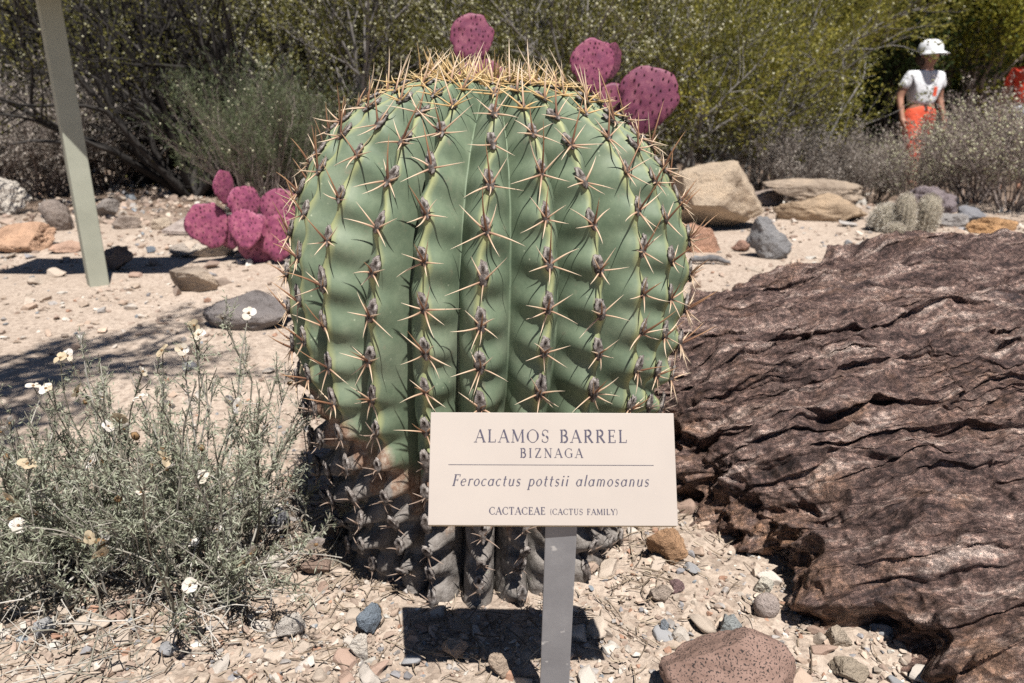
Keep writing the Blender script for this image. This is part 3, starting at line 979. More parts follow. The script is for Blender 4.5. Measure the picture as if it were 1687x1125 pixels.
def text_mesh(name, runs, x0, x1, ybase, slant=0.0, wscale=1.0):
    """runs: [(string, cap height m)], fitted between x0 and x1 by letter spacing"""
    tot, n = 0.0, 0
    for txt, h in runs:
        for ch in txt:
            tot += GL[ch][0] * h; n += 1
    gap = ((x1 - x0) - tot) / max(1, n - 1)
    V, F, off = [], [], 0
    x = x0
    lift = 0.00025
    for txt, h in runs:
        for ch in txt:
            for q, st in enumerate(GL[ch][1]):
                if st[0] == 'l':
                    pts = np.array([(st[1], st[2]), (st[3], st[4])], float); w = np.array([st[5]] * 2)
                else:
                    _, cx, cy, rx, ry, a0, a1, w0, w1 = st
                    t = np.radians(np.linspace(a0, a1, 14))
                    pts = np.stack([cx + rx * np.cos(t), cy + ry * np.sin(t)], -1); w = np.full(14, w0)
                    if w0 >= TK * 0.79 and abs(a1 - a0) < 130:
                        w = w0 * np.sin(np.linspace(0, math.pi, 14)) ** 0.6 + 0.01
                tg = np.gradient(pts, axis=0); tg /= np.linalg.norm(tg, axis=1)[:, None] + 1e-9
                nn = np.stack([-tg[:, 1], tg[:, 0]], -1)
                w = w * wscale
                a = pts + nn * w[:, None] / 2; b = pts - nn * w[:, None] / 2
                A = np.concatenate([a, b])
                A[:, 0] += A[:, 1] * slant
                m = len(pts)
                V.append(np.stack([x + A[:, 0] * h, ybase + A[:, 1] * h, np.full(2 * m, lift + q * 0.000012)], -1))
                i = np.arange(m - 1)
                F.append(np.stack([i + m, i + m + 1, i + 1, i], -1) + off)
                off += 2 * m
            x += GL[ch][0] * h + gap
    return mesh_np(name, np.concatenate(V), np.concatenate(F), M['ink'], False)
def sx(u): return (u - 911.0) / 407.0 * SW
def sy(v): return (866.0 - v) / 185.0 * SH
PXH = SH / 185.0
link('lettering', text_mesh('lettering', [('ALAMOS BARREL', 21.5 * PXH)], sx(782), sx(1035), sy(731), 0, 1.0), plate)
link('lettering', text_mesh('lettering', [('BIZNAGA', 15.5 * PXH)], sx(857), sx(961), sy(756), 0, 1.05), plate)
link('lettering', text_mesh('lettering', [('Ferocactus pottsii alamosanus', 18.5 * PXH)], sx(745), sx(1069), sy(802.5), 0.22, 1.05), plate)
link('lettering', text_mesh('lettering', [('CACTACEAE ', 12.0 * PXH), ('(CACTUS FAMILY)', 9.6 * PXH)], sx(807), sx(1017), sy(848.5), 0, 1.25), plate)
link('rule_line', bevel_box('rule_line', sx(739), sx(1078), sy(768.4), sy(767.6), 0.0001, 0.0004, M['ink'], 0.00005, 1), plate)

pw = 0.0365
stake = bevel_box('stake', -pw / 2, pw / 2, -0.005, 0.005, -0.12, 0.297, M['post'], 0.0012)
so = link('stake', stake, sign, (0.006, 0.019, 0), (math.radians(1), math.radians(0.9), math.radians(-3)))

# ------------------------------------------------------------------ second sign: tall square post with a reading panel above the frame
M['post2'] = rocky('weathered_sage_post', [(0.3, (0.30, 0.31, 0.25)), (0.7, (0.40, 0.41, 0.335))], 5, 0.7, 0.15, 0.003)
M['panel'] = plain('panel_face', (0.45, 0.42, 0.36), 0.5)
pp0, s0 = at_z(152, 473, 0.0)
PX, PY = pp0[0], pp0[1] + 0.05
trail = thing('reading_panel_sign', 'tall square sage grey wooden signpost carrying a tilted panel', 'sign', (PX, PY, gz1(PX, PY)))
link('post', bevel_box('post', -0.038, 0.038, -0.038, 0.038, -0.2, 1.17, M['post2'], 0.005, 3), trail, rot=(0, 0, math.radians(38)))
pn = link('panel', bevel_box('panel', -0.40, 0.40, -0.165, 0.165, -0.012, 0.012, M['panel'], 0.004), trail, (0.02, -0.105, 1.22), (math.radians(24), 0, 0))
link('panel_frame', bevel_box('panel_frame', -0.415, 0.415, -0.18, 0.18, -0.03, -0.0125, M['post2'], 0.004), pn)

# ------------------------------------------------------------------ gravel (uncountable) and pebbles
rg = np.random.default_rng(11)
PALETTE = np.array([(.50, .40, .32), (.55, .46, .38), (.42, .33, .27), (.62, .55, .48), (.36, .27, .22), (.47, .36, .29), (.40, .37, .35), (.55, .42, .33), (.30, .29, .30), (.45, .27, .19), (.66, .62, .56), (.27, .30, .33)])
PW = np.array([16, 16, 12, 9, 8, 13, 6, 8, 3, 4, 4, 2.0]); PW /= PW.sum()
CHIP = []
for q in range(28):
    V, F = rock_shape(900 + q, 1, 5, (0.5, 0.85), 0.10, 1.5)
    if q % 3 == 0:
        CHIP.append(ico(0) if False else (V, F))
    else:
        CHIP.append((V, F))

def low_chip(seed):
    import bmesh
    r = np.random.default_rng(seed)
    bm = bmesh.new()
    for _ in range(11):
        p = r.normal(size=3); p /= np.linalg.norm(p)
        bm.verts.new(p * r.uniform(0.8, 1.05))
    bmesh.ops.convex_hull(bm, input=bm.verts[:])
    bmesh.ops.triangulate(bm, faces=bm.faces[:])
    bm.verts.index_update()
    used = [v for v in bm.verts if v.link_faces]
    mp = {v.index: i for i, v in enumerate(used)}
    V = np.array([v.co[:] for v in used]); F = np.array([[mp[v.index] for v in f.verts] for f in bm.faces])
    bm.free()
    return V, F
LOW = [low_chip(q) for q in range(30)]

def scatter_chips(name, xy, size, sink=0.25, flat=(0.4, 0.8), seed=0):
    r = np.random.default_rng(seed)
    x, y = xy
    z = gz(x, y)
    which = r.integers(0, len(LOW), len(x))
    Vs, Fs, Cs, off = [], [], [], 0
    for q in range(len(LOW)):
        m = np.where(which == q)[0]
        if not len(m): continue
        tv, tf = LOW[q]
        n = len(m)
        sc = size[m][:, None] * np.stack([r.uniform(.75, 1.35, n), r.uniform(.65, 1.05, n), r.uniform(*flat, n)], -1)
        a = r.uniform(0, 2 * math.pi, n); b = r.normal(0, 0.3, n)
        P = tv[None] * sc[:, None, :]
        cb, sb = np.cos(b)[:, None], np.sin(b)[:, None]
        P = np.stack([P[..., 0] * cb - P[..., 2] * sb, P[..., 1], P[..., 0] * sb + P[..., 2] * cb], -1)
        ca, sa = np.cos(a)[:, None], np.sin(a)[:, None]
        P = np.stack([P[..., 0] * ca - P[..., 1] * sa, P[..., 0] * sa + P[..., 1] * ca, P[..., 2]], -1)
        P[..., 0] += x[m][:, None]; P[..., 1] += y[m][:, None]
        P[..., 2] += (z[m] + size[m] * (0.5 - sink))[:, None]
        Vs.append(P.reshape(-1, 3))
        Fs.append((tf[None] + (off + np.arange(n) * len(tv))[:, None, None]).reshape(-1, 3))
        c = PALETTE[r.choice(len(PALETTE), n, p=PW)] * r.uniform(0.75, 1.2, n)[:, None]
        Cs.append(np.repeat(c, len(tv), 0))
        off += n * len(tv)
    me = mesh_np(name, np.concatenate(Vs), np.concatenate(Fs), M['gravel'], False, {'col': np.clip(np.concatenate(Cs), 0, 1)})
    return tag(link(name, me), kind='stuff')

def spots(n, x0, x1, y0, y1, dens, seed):
    r = np.random.default_rng(seed)
    x = r.uniform(x0, x1, n); y = r.uniform(y0, y1, n)
    keep = r.random(n) < dens(x, y)
    keep &= ~in_boulder(x, y, -0.04)
    keep &= np.hypot(x - CX, y - CY) > 0.225
    return x[keep], y[keep]

def dens_near(x, y):
    p = np.stack([x, y, 0 * x], -1)
    d = 0.5 + 0.6 * fbm(p * 4.5, 2, 61)
    smooth_sand = smooth01(-x, 0.25, 0.6) * smooth01(y, 1.2, 1.5)
    return np.clip(d + 0.12, 0.08, 1) * (1 - 0.85 * smooth_sand)
xy = spots(30000, -0.95, 0.66, 0.62, 1.75, dens_near, 1)
tag(scatter_chips('gravel', xy, rg.gamma(2.4, 0.0013, len(xy[0])) + 0.0015, seed=1), 'fine tan gravel covering the ground round the sign', 'gravel')
xy = spots(15000, -3.2, 3.6, 1.6, 5.8, lambda x, y: np.clip(0.45 + 0.5 * fbm(np.stack([x, y, 0 * x], -1) * 2.5, 2, 63), 0.08, 1) * np.where((x < -0.3) & (y < 2.3), 0.55, 1), 2)
tag(scatter_chips('gravel', xy, rg.gamma(2.0, 0.0042, len(xy[0])) + 0.003, seed=2), 'coarse pale gravel spread behind the cactus', 'gravel')
xy = spots(9500, -5.5, 5.5, 4.6, 9.0, lambda x, y: 0.2 + 0.7 * (x < 0.6), 3)
tag(scatter_chips('gravel', xy, rg.gamma(2.0, 0.009, len(xy[0])) + 0.006, seed=3), 'brown stones and litter under the far shrubs', 'gravel')

# countable pebbles
PEB = [mesh_np('pebble', *rock_shape(300 + q, 3, 11, (0.42, 0.82), 0.05, 1.8), M['pebble'], q % 3 != 0) for q in range(10)]
ptint = [((.56, .47, .39), 'tan'), ((.62, .56, .50), 'pale'), ((.42, .30, .24), 'reddish brown'), ((.33, .33, .34), 'grey'), ((.50, .38, .30), 'buff')]
for name_, cnt, reg, smin, smax, grp in (('near', 150, (-.92, .60, .70, 1.35), .007, .016, 'pebbles in the gravel round the name sign'), ('mid', 46, (-2.6, 3.0, 1.9, 4.8),   .012, .034, 'stones scattered on the pale ground behind the cactus')):
    xs, ys = spots(cnt * 3, *reg, dens_near if name_ == 'near' else (lambda x, y: 0.8 + 0 * x), 40 + len(name_) + cnt)
    for i in range(min(cnt, len(xs))):
        tint, word = ptint[rg.choice(5, p=[.32, .26, .14, .12, .16])]
        s = rg.uniform(smin, smax) * (1 if rg.random() < 0.8 else 1.35)
        o = link('pebble', PEB[i % 10], None, (xs[i], ys[i], gz1(xs[i], ys[i]) + s * 0.3), (rg.normal(0, .2), rg.normal(0, .2), rg.uniform(0, 6.28)), (s * rg.uniform(.9, 1.4), s * rg.uniform(.8, 1.1), s * rg.uniform(.5, .8)))
        k = rg.uniform(.85, 1.15)
        o.color = (*[min(1, c * k) for c in tint], 1)
        where = 'half set in the gravel near the name sign' if name_ == 'near' else 'on the pale ground farther back than the cactus'
        tag(o, 'small %s pebble %s' % (word, where), 'pebble', '%s %s' % (word, grp))

# dry stalks and twigs on the ground
rl = np.random.default_rng(23)
polys = []
for i in range(1500):
    if i < 1000:
        a = rl.uniform(0, 2 * math.pi)
        if i < 560:
            rr = 0.27 + abs(rl.normal(0, 0.10)); x, y = CX + rr * math.cos(a), CY + rr * math.sin(a)
            if y > 1.35: continue
        else:
            x, y = -0.58 + rl.normal(0, .26), 1.06 + rl.normal(0, .16)
    else:
        x, y = rl.uniform(-.9, .55), rl.uniform(.66, 1.5)
    if in_boulder(np.array([x]), np.array([y]), -0.03)[0]: continue
    L = rl.gamma(2.2, 0.011) + 0.010
    th = rl.uniform(0, 6.28)
    t = np.linspace(-0.5, 0.5, 5)
    d = np.array([math.cos(th), math.sin(th), 0]); e = np.array([-d[1], d[0], 0])
    pts = np.array([x, y, 0]) + t[:, None] * d * L + (t ** 2)[:, None] * e * L * rl.normal(0, .35)
    pts[:, 2] = gz(pts[:, 0], pts[:, 1]) + 0.004 + rl.uniform(0, .006) + t * rl.normal(0, .12) * L
    polys.append((pts, np.full(5, rl.uniform(.0006, .0014)) * np.linspace(1.1, .6, 5)))
V, F, ids = tubes(polys, 4)
cc = rl.random(len(polys))[ids]
tag(link('twig_litter', mesh_np('twig_litter', V, F, M['litter'], True, {'c': cc})), 'dry broken twigs and straw littering the gravel', 'litter', kind='stuff')

# ------------------------------------------------------------------ single stones, each where it lies
def stone(name, u, v, w, h, col, label, cat='rock', seed=0, cuts=9, depth=0.8, sink=0.12, rotz=None, mat='rock', level=5, nz=0.07, cutd=(.42, .82), ztop=None, tilt=(0, 0)):
    p, s = at_z(u, v, 0.0)
    W = w * s / FPX / 2
    H = h * s / FPX / 2 * 1.04
    D = W * depth
    V, F = rock_shape(seed + 1000, level, cuts + 3 if cuts else 0, cutd, nz, 2.0)
    x, y = p[0], p[1] + D
    z = gz1(x, y)
    k = 1 + sink
    me = mesh_np(name, V * np.array([W, D, H * k]), F, M[mat], level < 3 or True)
    # keep crisp breaks: flat shading where the rock is angular
    if cuts >= 12:
        for pl in me.polygons: pl.use_smooth = True
    o = link(name, me, None, (x, y, z + H * k * (1 - 2 * sink)), (tilt[0], tilt[1], rotz or 0.0))
    o.color = (*col, 1)
    return tag(o, label, cat)

S = stone
S('tan_boulder', 1190, 384, 178, 108, (.50, .40, .30), 'large smooth tan boulder just behind the right flank of the cactus', 'boulder', 1, 7, .7, .1, nz=.05)
S('ledge_rock', 1362, 366, 172, 44, (.44, .33, .23), 'long low tan ledge rock with an orange face, lower of two stacked', 'rock', 2, 8, .35, .1, nz=.07)
o = S('ledge_rock', 1372, 352, 190, 40, (.40, .32, .25), 'long flat grey tan ledge rock behind and above the orange ledge rock', 'rock', 12, 8, .3, .05, nz=.08)
o.location.z += 0.03; o.location.y += 0.25
S('grey_rock', 1273, 432, 74, 68, (.26, .255, .26), 'dark grey angular rock standing alone on pale gravel', 'rock', 3, 9, .8, .12)
S('red_rock', 1155, 420, 72, 46, (.46, .27, .19), 'salmon red rock touching the right flank of the barrel cactus', 'rock', 4, 8, .7, .12)
S('red_stone', 1225, 416, 32, 18, (.36, .22, .17), 'small rust stone beside the dark grey angular rock', 'rock', 5, 7, .8)
S('backdrop_rock', 1268, 340, 60, 26, (.38, .31, .27), 'brownish rock between the tan boulder and the ledge rocks', 'rock', 6, 8, .6)
S('purple_rock', 1545, 358, 92, 52, (.24, .20, .21), 'dark purplish rock behind the small fuzzy cacti', 'rock', 7, 9, .6, .12, nz=.12)
S('grey_rock', 1607, 370, 48, 30, (.25, .25, .27), 'rounded blue grey rock under the dry twiggy shrub', 'rock', 8, 7, .8)
S('grey_rock', 1572, 372, 62, 20, (.33, .31, .30), 'low flat grey rock beside the small fuzzy cacti', 'rock', 9, 7, .8)
S('orange_rock', 1645, 386, 78, 28, (.52, .31, .16), 'bright orange wedge shaped rock above the dark boulder', 'rock', 10, 9, .6)
S('brown_rock', 1668, 438, 74, 44, (.27, .22, .18), 'rough brown rock close behind the huge dark boulder', 'rock', 11, 9, .8, .12, nz=.12)
S('pinkish_stone', 1675, 398, 40, 14, (.42, .29, .24), 'flat pinkish stone beside the bright orange wedge rock', 'rock', 13, 7, .8)
# left
S('white_rock', 14, 356, 60, 58, (.60, .55, .49), 'rough whitish rock left of the sage signpost', 'rock', 21, 11, .7, .12, nz=.12)
S('orange_slab', 8, 418, 100, 44, (.58, .37, .25), 'low orange sandstone slab left of the sage signpost', 'rock', 22, 7, .9, .1)
S('dark_slate', 28, 388, 52, 12, (.16, .16, .18), 'flat dark slate behind the orange sandstone slab', 'rock', 23, 6, .9)
S('round_rock', 84, 384, 54, 50, (.30, .25, .22), 'brown rounded rock against the sage signpost', 'rock', 24, 5, .9, .12)
S('salmon_slab', 100, 418, 50, 16, (.54, .36, .27), 'small flat salmon stone against the sage signpost base', 'rock', 25, 6, .9)
S('round_rock', 172, 364, 38, 34, (.28, .25, .23), 'grey brown rounded rock right of the sage signpost', 'rock', 26, 5, .9)
S('round_rock', 200, 378, 46, 22, (.33, .27, .23), 'low brown rock between signpost and beige slab', 'rock', 27, 6, .9)
S('cream_rock', 262, 378, 30, 18, (.56, .46, .36), 'small cream rock beside the beige slab', 'rock', 28, 8, .8)
S('white_block', 350, 425, 84, 24, (.56, .49, .42), 'pale square edged rock in front of the beige slab', 'rock', 29, 12, .6, .1, cutd=(.45, .7))
S('pale_block', 292, 424, 44, 20, (.44, .38, .33), 'small grey block beside the pale square edged rock', 'rock', 30, 12, .8, .1, cutd=(.45, .7))
S('dark_rock', 190, 448, 52, 42, (.13, .12, .125), 'dark pointed rock in the shade beside the sage signpost', 'rock', 31, 12, .7, .1, cutd=(.4, .75))
S('tan_rock', 308, 484, 90, 38, (.44, .36, .29), 'low tan rock half buried between signpost and cactus', 'rock', 32, 7, .7, .2)
S('blue_stone', 246, 416, 16, 10, (.22, .25, .29), 'tiny blue grey stone in front of the beige slab', 'rock', 33, 6, .8)
S('grey_boulder', 392, 548, 152, 56, (.25, .225, .22), 'low dark grey rock behind the flowering shrub', 'rock', 34, 5, .75, .2)
# front
S('orange_block', 1100, 930, 68, 62, (.60, .37, .22), 'orange angular stone under the right end of the name sign', 'rock', 41, 12, .8, .12, .3, cutd=(.45, .75))
S('blue_stone', 605, 1044, 44, 46, (.21, .25, .30), 'blue grey angular stone left of the sign shadow', 'rock', 42, 10, .9, .1, .4, cutd=(.45, .8))
S('quartz_stone', 475, 1056, 46, 40, (.60, .55, .50), 'rounded whitish stone in gravel left of the blue grey stone', 'rock', 43, 8, .9, .15)
S('white_chip', 590, 1086, 32, 44, (.68, .62, .55), 'white pointed stone chip touching the blue grey stone', 'rock', 44, 11, .9, .15, cutd=(.4, .75))
S('round_pebble', 1269, 1014, 42, 38, (.50, .42, .385), 'smooth round pinkish grey pebble near the dark boulder', 'pebble', 45, 0, .95, .15, nz=.02)
S('slate_chip', 1206, 1050, 42, 50, (.36, .38, .38), 'flat greenish grey slate chip left of the round pinkish pebble', 'pebble', 46, 8, 1.0, .45)
S('slate_chip', 1097, 1040, 18, 34, (.30, .33, .37), 'narrow blue grey slate chip near the orange angular stone', 'pebble', 47, 8, 1.0, .4)
S('grey_pebble', 1222, 1072, 42, 20, (.40, .41, .41), 'oval grey pebble just above the speckled boulder', 'pebble', 48, 4, .8, .2)
S('white_pebble', 1240, 1092, 34, 18, (.66, .64, .60), 'oval white pebble touching the speckled boulder', 'pebble', 49, 4, .8, .2)
S('pale_pebble', 1262, 972, 32, 24, (.64, .60, .52), 'cream angular pebble above the round pinkish pebble', 'pebble', 50, 8, .8, .2)
S('tan_stone', 1392, 1066, 46, 36, (.50, .42, .34), 'tan angular stone at the foot of the dark boulder', 'pebble', 51, 9, .8, .15)
S('tan_stone', 1410, 1118, 58, 32, (.48, .40, .31), 'wide flat tan stone right of the speckled boulder', 'pebble', 52, 9, .8, .2)
S('shaded_stone', 822, 1112, 36, 42, (.52, .41, .32), 'upright tan stone at the lower edge of the sign shadow', 'pebble', 53, 10, .8, .15)
S('shaded_stone', 748, 1084, 46, 34, (.46, .37, .30), 'wide tan stone inside the sign shadow', 'pebble', 54, 10, .8, .15)
S('grey_stone', 70, 1056, 34, 30, (.46, .46, .47), 'light grey stone at the lower edge of the flowering shrub', 'pebble', 55, 8, .8, .15)
S('dark_stone', 455, 874, 40, 42, (.22, .22, .24), 'dark grey stone between flowering shrub and cactus', 'pebble', 56, 9, .8, .15)
S('brown_stone', 516, 948, 50, 26, (.36, .26, .21), 'flat reddish brown stone left of the cactus foot', 'pebble', 57, 7, .8, .2)
S('brown_stone', 548, 880, 44, 30, (.34, .27, .22), 'lumpy brown stone at the left foot of the cactus', 'pebble', 58, 7, .8, .2)
S('maroon_pebble', 1118, 975, 26, 20, (.26, .17, .17), 'small maroon pebble right of the orange angular stone', 'pebble', 59, 5, .8, .2)
S('buff_stone', 1092, 990, 40, 30, (.52, .43, .36), 'buff stone just below the orange angular stone', 'pebble', 60, 8, .8, .2)
S('speckled_boulder', 1212, 1185, 235, 118, (1, 1, 1), 'reddish brown boulder with black speckles in front of the dark boulder', 'boulder', 63, 1, .55, .15, mat='speckled', nz=.05, cutd=(.6, .9))

# flat beige slab
p, s = at_z(312, 389, 0)
bs = link('flat_slab', bevel_box('flat_slab', -.15, .15, -.16, .16, -.012, .012, M['rock'], .004), None, (p[0], p[1] + .16, gz1(p[0], p[1]) + .035), (math.radians(8), math.radians(2), math.radians(-6)))
bs.color = (.52, .44, .40, 1)
tag(bs, 'thin flat beige slab beside the purple prickly pear', 'slab')

# charred wood scrap
p, s = at_z(1168, 440, 0)
t = np.linspace(-1, 1, 9)
pts = np.stack([t * .09, -.02 * t + .01 * np.sin(t * 5), .02 + .008 * np.cos(t * 3)], -1)
V, F, _ = tubes([(pts, .014 * (1 - .6 * np.abs(t) ** 2) + .002)], 8)
M['deadwood'] = rocky('dead_wood', [(0.3, (.07, .07, .075)), (0.7, (.24, .23, .23))], 40, .9, .8, .004)
tag(link('wood_scrap', mesh_np('wood_scrap', V + fbm(V * 60, 2)[:, None] * .002, F, M['deadwood']), None, (p[0], p[1], gz1(p[0], p[1]))), 'grey splinter of dead wood beside the salmon red rock', 'wood')

# ------------------------------------------------------------------ purple prickly pears
def pad_material():
    m, nt, b = newmat('purple_pad')
    co = coords(nt)
    oi = N(nt, 'ShaderNodeObjectInfo')
    n1 = noise(nt, 3.2, 8, .68, co)
    r = ramp(nt, [(.3, (.115, .026, .065)), (.5, (.225, .052, .105)), (.72, (.38, .14, .18))])
    nt.links.new(n1.outputs[0], r.inputs[0])
    c = mix(nt, 1.0, r.outputs[0], oi.outputs['Color'], 'MULTIPLY')
    nt.links.new(c, b.inputs['Base Color'])
    b.inputs['Roughness'].default_value = .55
    n2 = noise(nt, 60, 5, .6, co)
    bump(nt, b, n2.outputs[0], .25, .004)
    return m
M['pad'] = pad_material()
M['glochid'] = plain('glochid_tuft', (.075, .03, .04), .9, .1, .4, 80)
M['glochid_light'] = plain('pale_glochid', (.50, .30, .22), .9, .1, .3, 80)

def pad_shape(seed, rng):
    V, F = ico(4)
    V = V.copy()
    z = (V[:, 2] + 1) / 2
    wid = 0.62 + 0.38 * np.sin(np.clip(z, 0, 1) * math.pi * 0.62)
    V[:, 0] *= wid * (0.9 + 0.1 * z)
    V[:, 1] *= 0.125 * (1.35 - 0.75 * z)
    V[:, 2] = z * 2
    V += (fbm(V * 1.9 + seed, 3, seed) * .085)[:, None] * np.array([1, .22, 1])
    V[:, 1] += ridged(V * np.array([3.2, 1, 2.4]) + seed, 3, seed + 3) * .016 * np.sign(V[:, 1])
    V[:, 1] += 0.07 * math.sin(seed) * (z - .5) ** 2 * 2 + .05 * V[:, 0] ** 2 * math.cos(seed * 2)
    return V, F
def spot_mesh(Vp, seed, rng):
    """tufts in a diamond grid on both faces, ring of tufts at the rim"""
    tv, tf = ico(1)
    Vs, Fs, off = [], [], 0
    for face in (-1, 1):
        m = np.where(Vp[:, 1] * face > 0)[0]
        P = Vp[m]
        for r_ in range(8):
            for c_ in range(-4, 5):
                gx_, gz_ = (c_ + .5 * (r_ % 2)) * .235 + rng.normal(0, .03), .22 + r_ * .235 + rng.normal(0, .03)
                d = (P[:, 0] - gx_) ** 2 + (P[:, 2] - gz_) ** 2
                i = d.argmin()
                if d[i] > .006: continue
                q = P[i] + np.array([0, face * .008, 0])
                Vs.append(tv * np.array([.030, .026, .042]) * rng.uniform(.8, 1.25) + q); Fs.append(tf + off); off += len(tv)
    return np.concatenate(Vs), np.concatenate(Fs)
rp = np.random.default_rng(31)
PADS = []
for q in range(5):
    V, F = pad_shape(q + 1, rp)
    PADS.append((mesh_np('pad', V, F, M['pad']), mesh_np('glochids', *spot_mesh(V, q, rp), M['glochid' if q != 2 else 'glochid'])))

def prickly_pear(name, label, base_xy, pads):
    x0, y0 = base_xy
    g = gz1(x0, y0)
    root = thing(name, label, 'prickly pear', (x0, y0, g))
    for i, (x, y, z, size, lean, yaw, tilt, tint) in enumerate(pads):
        pm, sm = PADS[(i * 2 + int(size * 100)) % 5]
        o = link('pad', pm, root, (x - x0, y - y0, z - g), (tilt, lean, yaw), size / 2)
        o.color = (*[tint * c * (1.2 if z < .5 and y0 > 3 else 1) for c in (1, 1, 1)], 1)
        tag(link('glochids', sm, o), kind='stuff')
    return root
def pad_at(u, vtop, vbot, Y, lean=0, yaw=0, tilt=0, tint=1.0):
    a, s = at_y(u, vbot, Y)
    b, _ = at_y(u, vtop, Y)
    return (a[0], Y, a[2], (b[2] - a[2]) * 1.0, lean, yaw, tilt, tint)
# the one at the left
Yp = at_z(430, 436, 0)[0][1]
pads = [pad_at(428, 350, 438, Yp, .05, .2, 0, 1.0), pad_at(365, 330, 405, Yp + .02, -.45, .3, 0, 1.1), pad_at(404, 345, 412, Yp - .09, .05, -.1, -.15, 1.15), pad_at(408, 305, 372, Yp + .04, -.05, .9, 0, 1.1),
        pad_at(376, 280, 336, Yp + .04, -.2, 1.25, 0, 1.0), pad_at(458, 310, 388, Yp + .02, .22, .2, 0, 1.0), pad_at(452, 352, 432, Yp - .05, .25, -.3, -.1, 1.05), pad_at(386, 352, 408, Yp + .05, -.3, .1, 0, .9), pad_at(492, 330, 420, Yp + .08, .3, .1, 0, .95)]
prickly_pear('prickly_pear', 'low magenta prickly pear left of the barrel cactus', (at_z(430, 436, 0)[0][0], Yp), pads)
# the taller one behind
Yb = 2.35
pads = [pad_at(777, 22, 108, Yb, .05, .15, 0, .95), pad_at(790, 95, 215, Yb, .1, .3, 0, .9), pad_at(980, 64, 152, Yb - .08, -.12, .2, 0, 1.1), pad_at(1054, 106, 220, Yb - .05, .18, -.1, 0, .85), pad_at(1003, 68, 130, Yb + .1, .3, .9, 0, .7),
        pad_at(1010, 140, 270, Yb, -.05, .1, 0, .9), pad_at(960, 250, 380, Yb, .25, .3, 0, .85), pad_at(830, 200, 330, Yb, -.2, .1, 0, .85), pad_at(890, 310, 450, Yb, -.3, .2, 0, .8), pad_at(920, 380, 545, Yb, .0, .1, 0, .75)]
prickly_pear('prickly_pear', 'tall purple prickly pear whose top pads rise behind the barrel cactus', (at_y(920, 545, Yb)[0][0], Yb), pads)

# ------------------------------------------------------------------ small fuzzy cacti by the ledge rocks
M['fuzzy'] = rocky('fuzzy_cactus', [(.35, (.26, .23, .17)), (.65, (.50, .45, .36))], 60, .95, 1.0, .006)
M['fuzz'] = leafmat('fuzz_spine', [(0, (.40, .33, .25)), (1, (.70, .66, .58))], .2, .8)
def fuzzy_cactus(u, v, w, h, label, lean=0.0, seed=0, white=False):
    p, s = at_z(u, v, 0)
    R, H = w * s / FPX / 2, h * s / FPX
    root = thing('fuzzy_cactus', label, 'cactus', (p[0], p[1] + R, gz1(p[0], p[1])))
    root.rotation_euler = (0, lean, 0)
    r = np.random.default_rng(seed)
    na, nz = 64, 30
    t = np.linspace(0, 1, nz); a = np.linspace(0, 2 * math.pi, na, endpoint=False)
    rad = R * .9 * np.clip(np.sqrt(1 - np.clip((t - .45) / .55, 0, 1) ** 2.4), .02, 1) * (.85 + .15 * np.clip(t * 4, 0, 1))
    rr = rad[:, None] * (1 + .09 * np.cos(a * 14))[None, :]
    P = np.stack([rr * np.cos(a), rr * np.sin(a), np.broadcast_to((t * H)[:, None], rr.shape)], -1).reshape(-1, 3)
    j = np.arange(na); b = np.arange(nz - 1)[:, None] * na
    F = np.stack([b + j, b + (j + 1) % na, b + na + (j + 1) % na, b + na + j], -1).reshape(-1, 4)
    link('body', mesh_np('body', P, F, M['fuzzy']), root)
    m = r.integers(0, len(P), 2600)
    q = P[m]
    d = q - np.array([0, 0, H * .35]); d /= np.linalg.norm(d, axis=1)[:, None]
    V, F, ids = leaf_quads(q, d + r.normal(0, .6, d.shape), R * .32, R * .035, r)
    c = r.uniform(.45 if white else 0, 1, 2600)[ids]
    tag(link('spines', mesh_np('spines', V, F, M['fuzz'], True, {'c': c}), root), kind='stuff')
fuzzy_cactus(1462, 384, 52, 44, 'small white woolly cactus leaning over near the ledge rocks', .5, 1, True)
fuzzy_cactus(1496, 386, 34, 66, 'short fuzzy columnar cactus next to the white woolly one', -.05, 2)
fuzzy_cactus(1532, 382, 40, 56, 'stout fuzzy tan cactus in front of the purplish rock', .08, 3)
fuzzy_cactus(1480, 392, 30, 22, 'tiny round fuzzy cactus at the foot of the woolly cactus', 0, 4)

# ------------------------------------------------------------------ plants: branching helper
def grow(rng, p, d, L, r, levels, polys, tips, wander=.25, up=.05, nch=(4, 6), ratio=.6, spread=.7, seg=6, start=.25):
    pts = [p]
    dd = d / np.linalg.norm(d)
    for i in range(seg):
        dd = dd + rng.normal(0, wander, 3) * .5 + np.array([0, 0, up])
        dd /= np.linalg.norm(dd)
        pts.append(pts[-1] + dd * L / seg)
    pts = np.array(pts)
    rad = r * (1 - .72 * np.linspace(0, 1, seg + 1))
    polys.append((pts, rad, levels))
    if levels == 0:
        tips.append(pts)
        return
    for c in range(rng.integers(nch[0], nch[1] + 1)):
        f = rng.uniform(start, 1.0)
        i = min(int(f * seg), seg - 1)
        q = pts[i] + (pts[i + 1] - pts[i]) * (f * seg - i)
        t = pts[i + 1] - pts[i]; t /= np.linalg.norm(t)
        n = rng.normal(size=3); n -= t * n.dot(t); n /= np.linalg.norm(n)
        grow(rng, q, t + n * spread * rng.uniform(.6, 1.3), L * ratio * rng.uniform(.7, 1.2), r * .5 * (1.1 - .5 * f), levels - 1, polys, tips, wander, up, nch, ratio, spread, max(3, seg - 1), start)

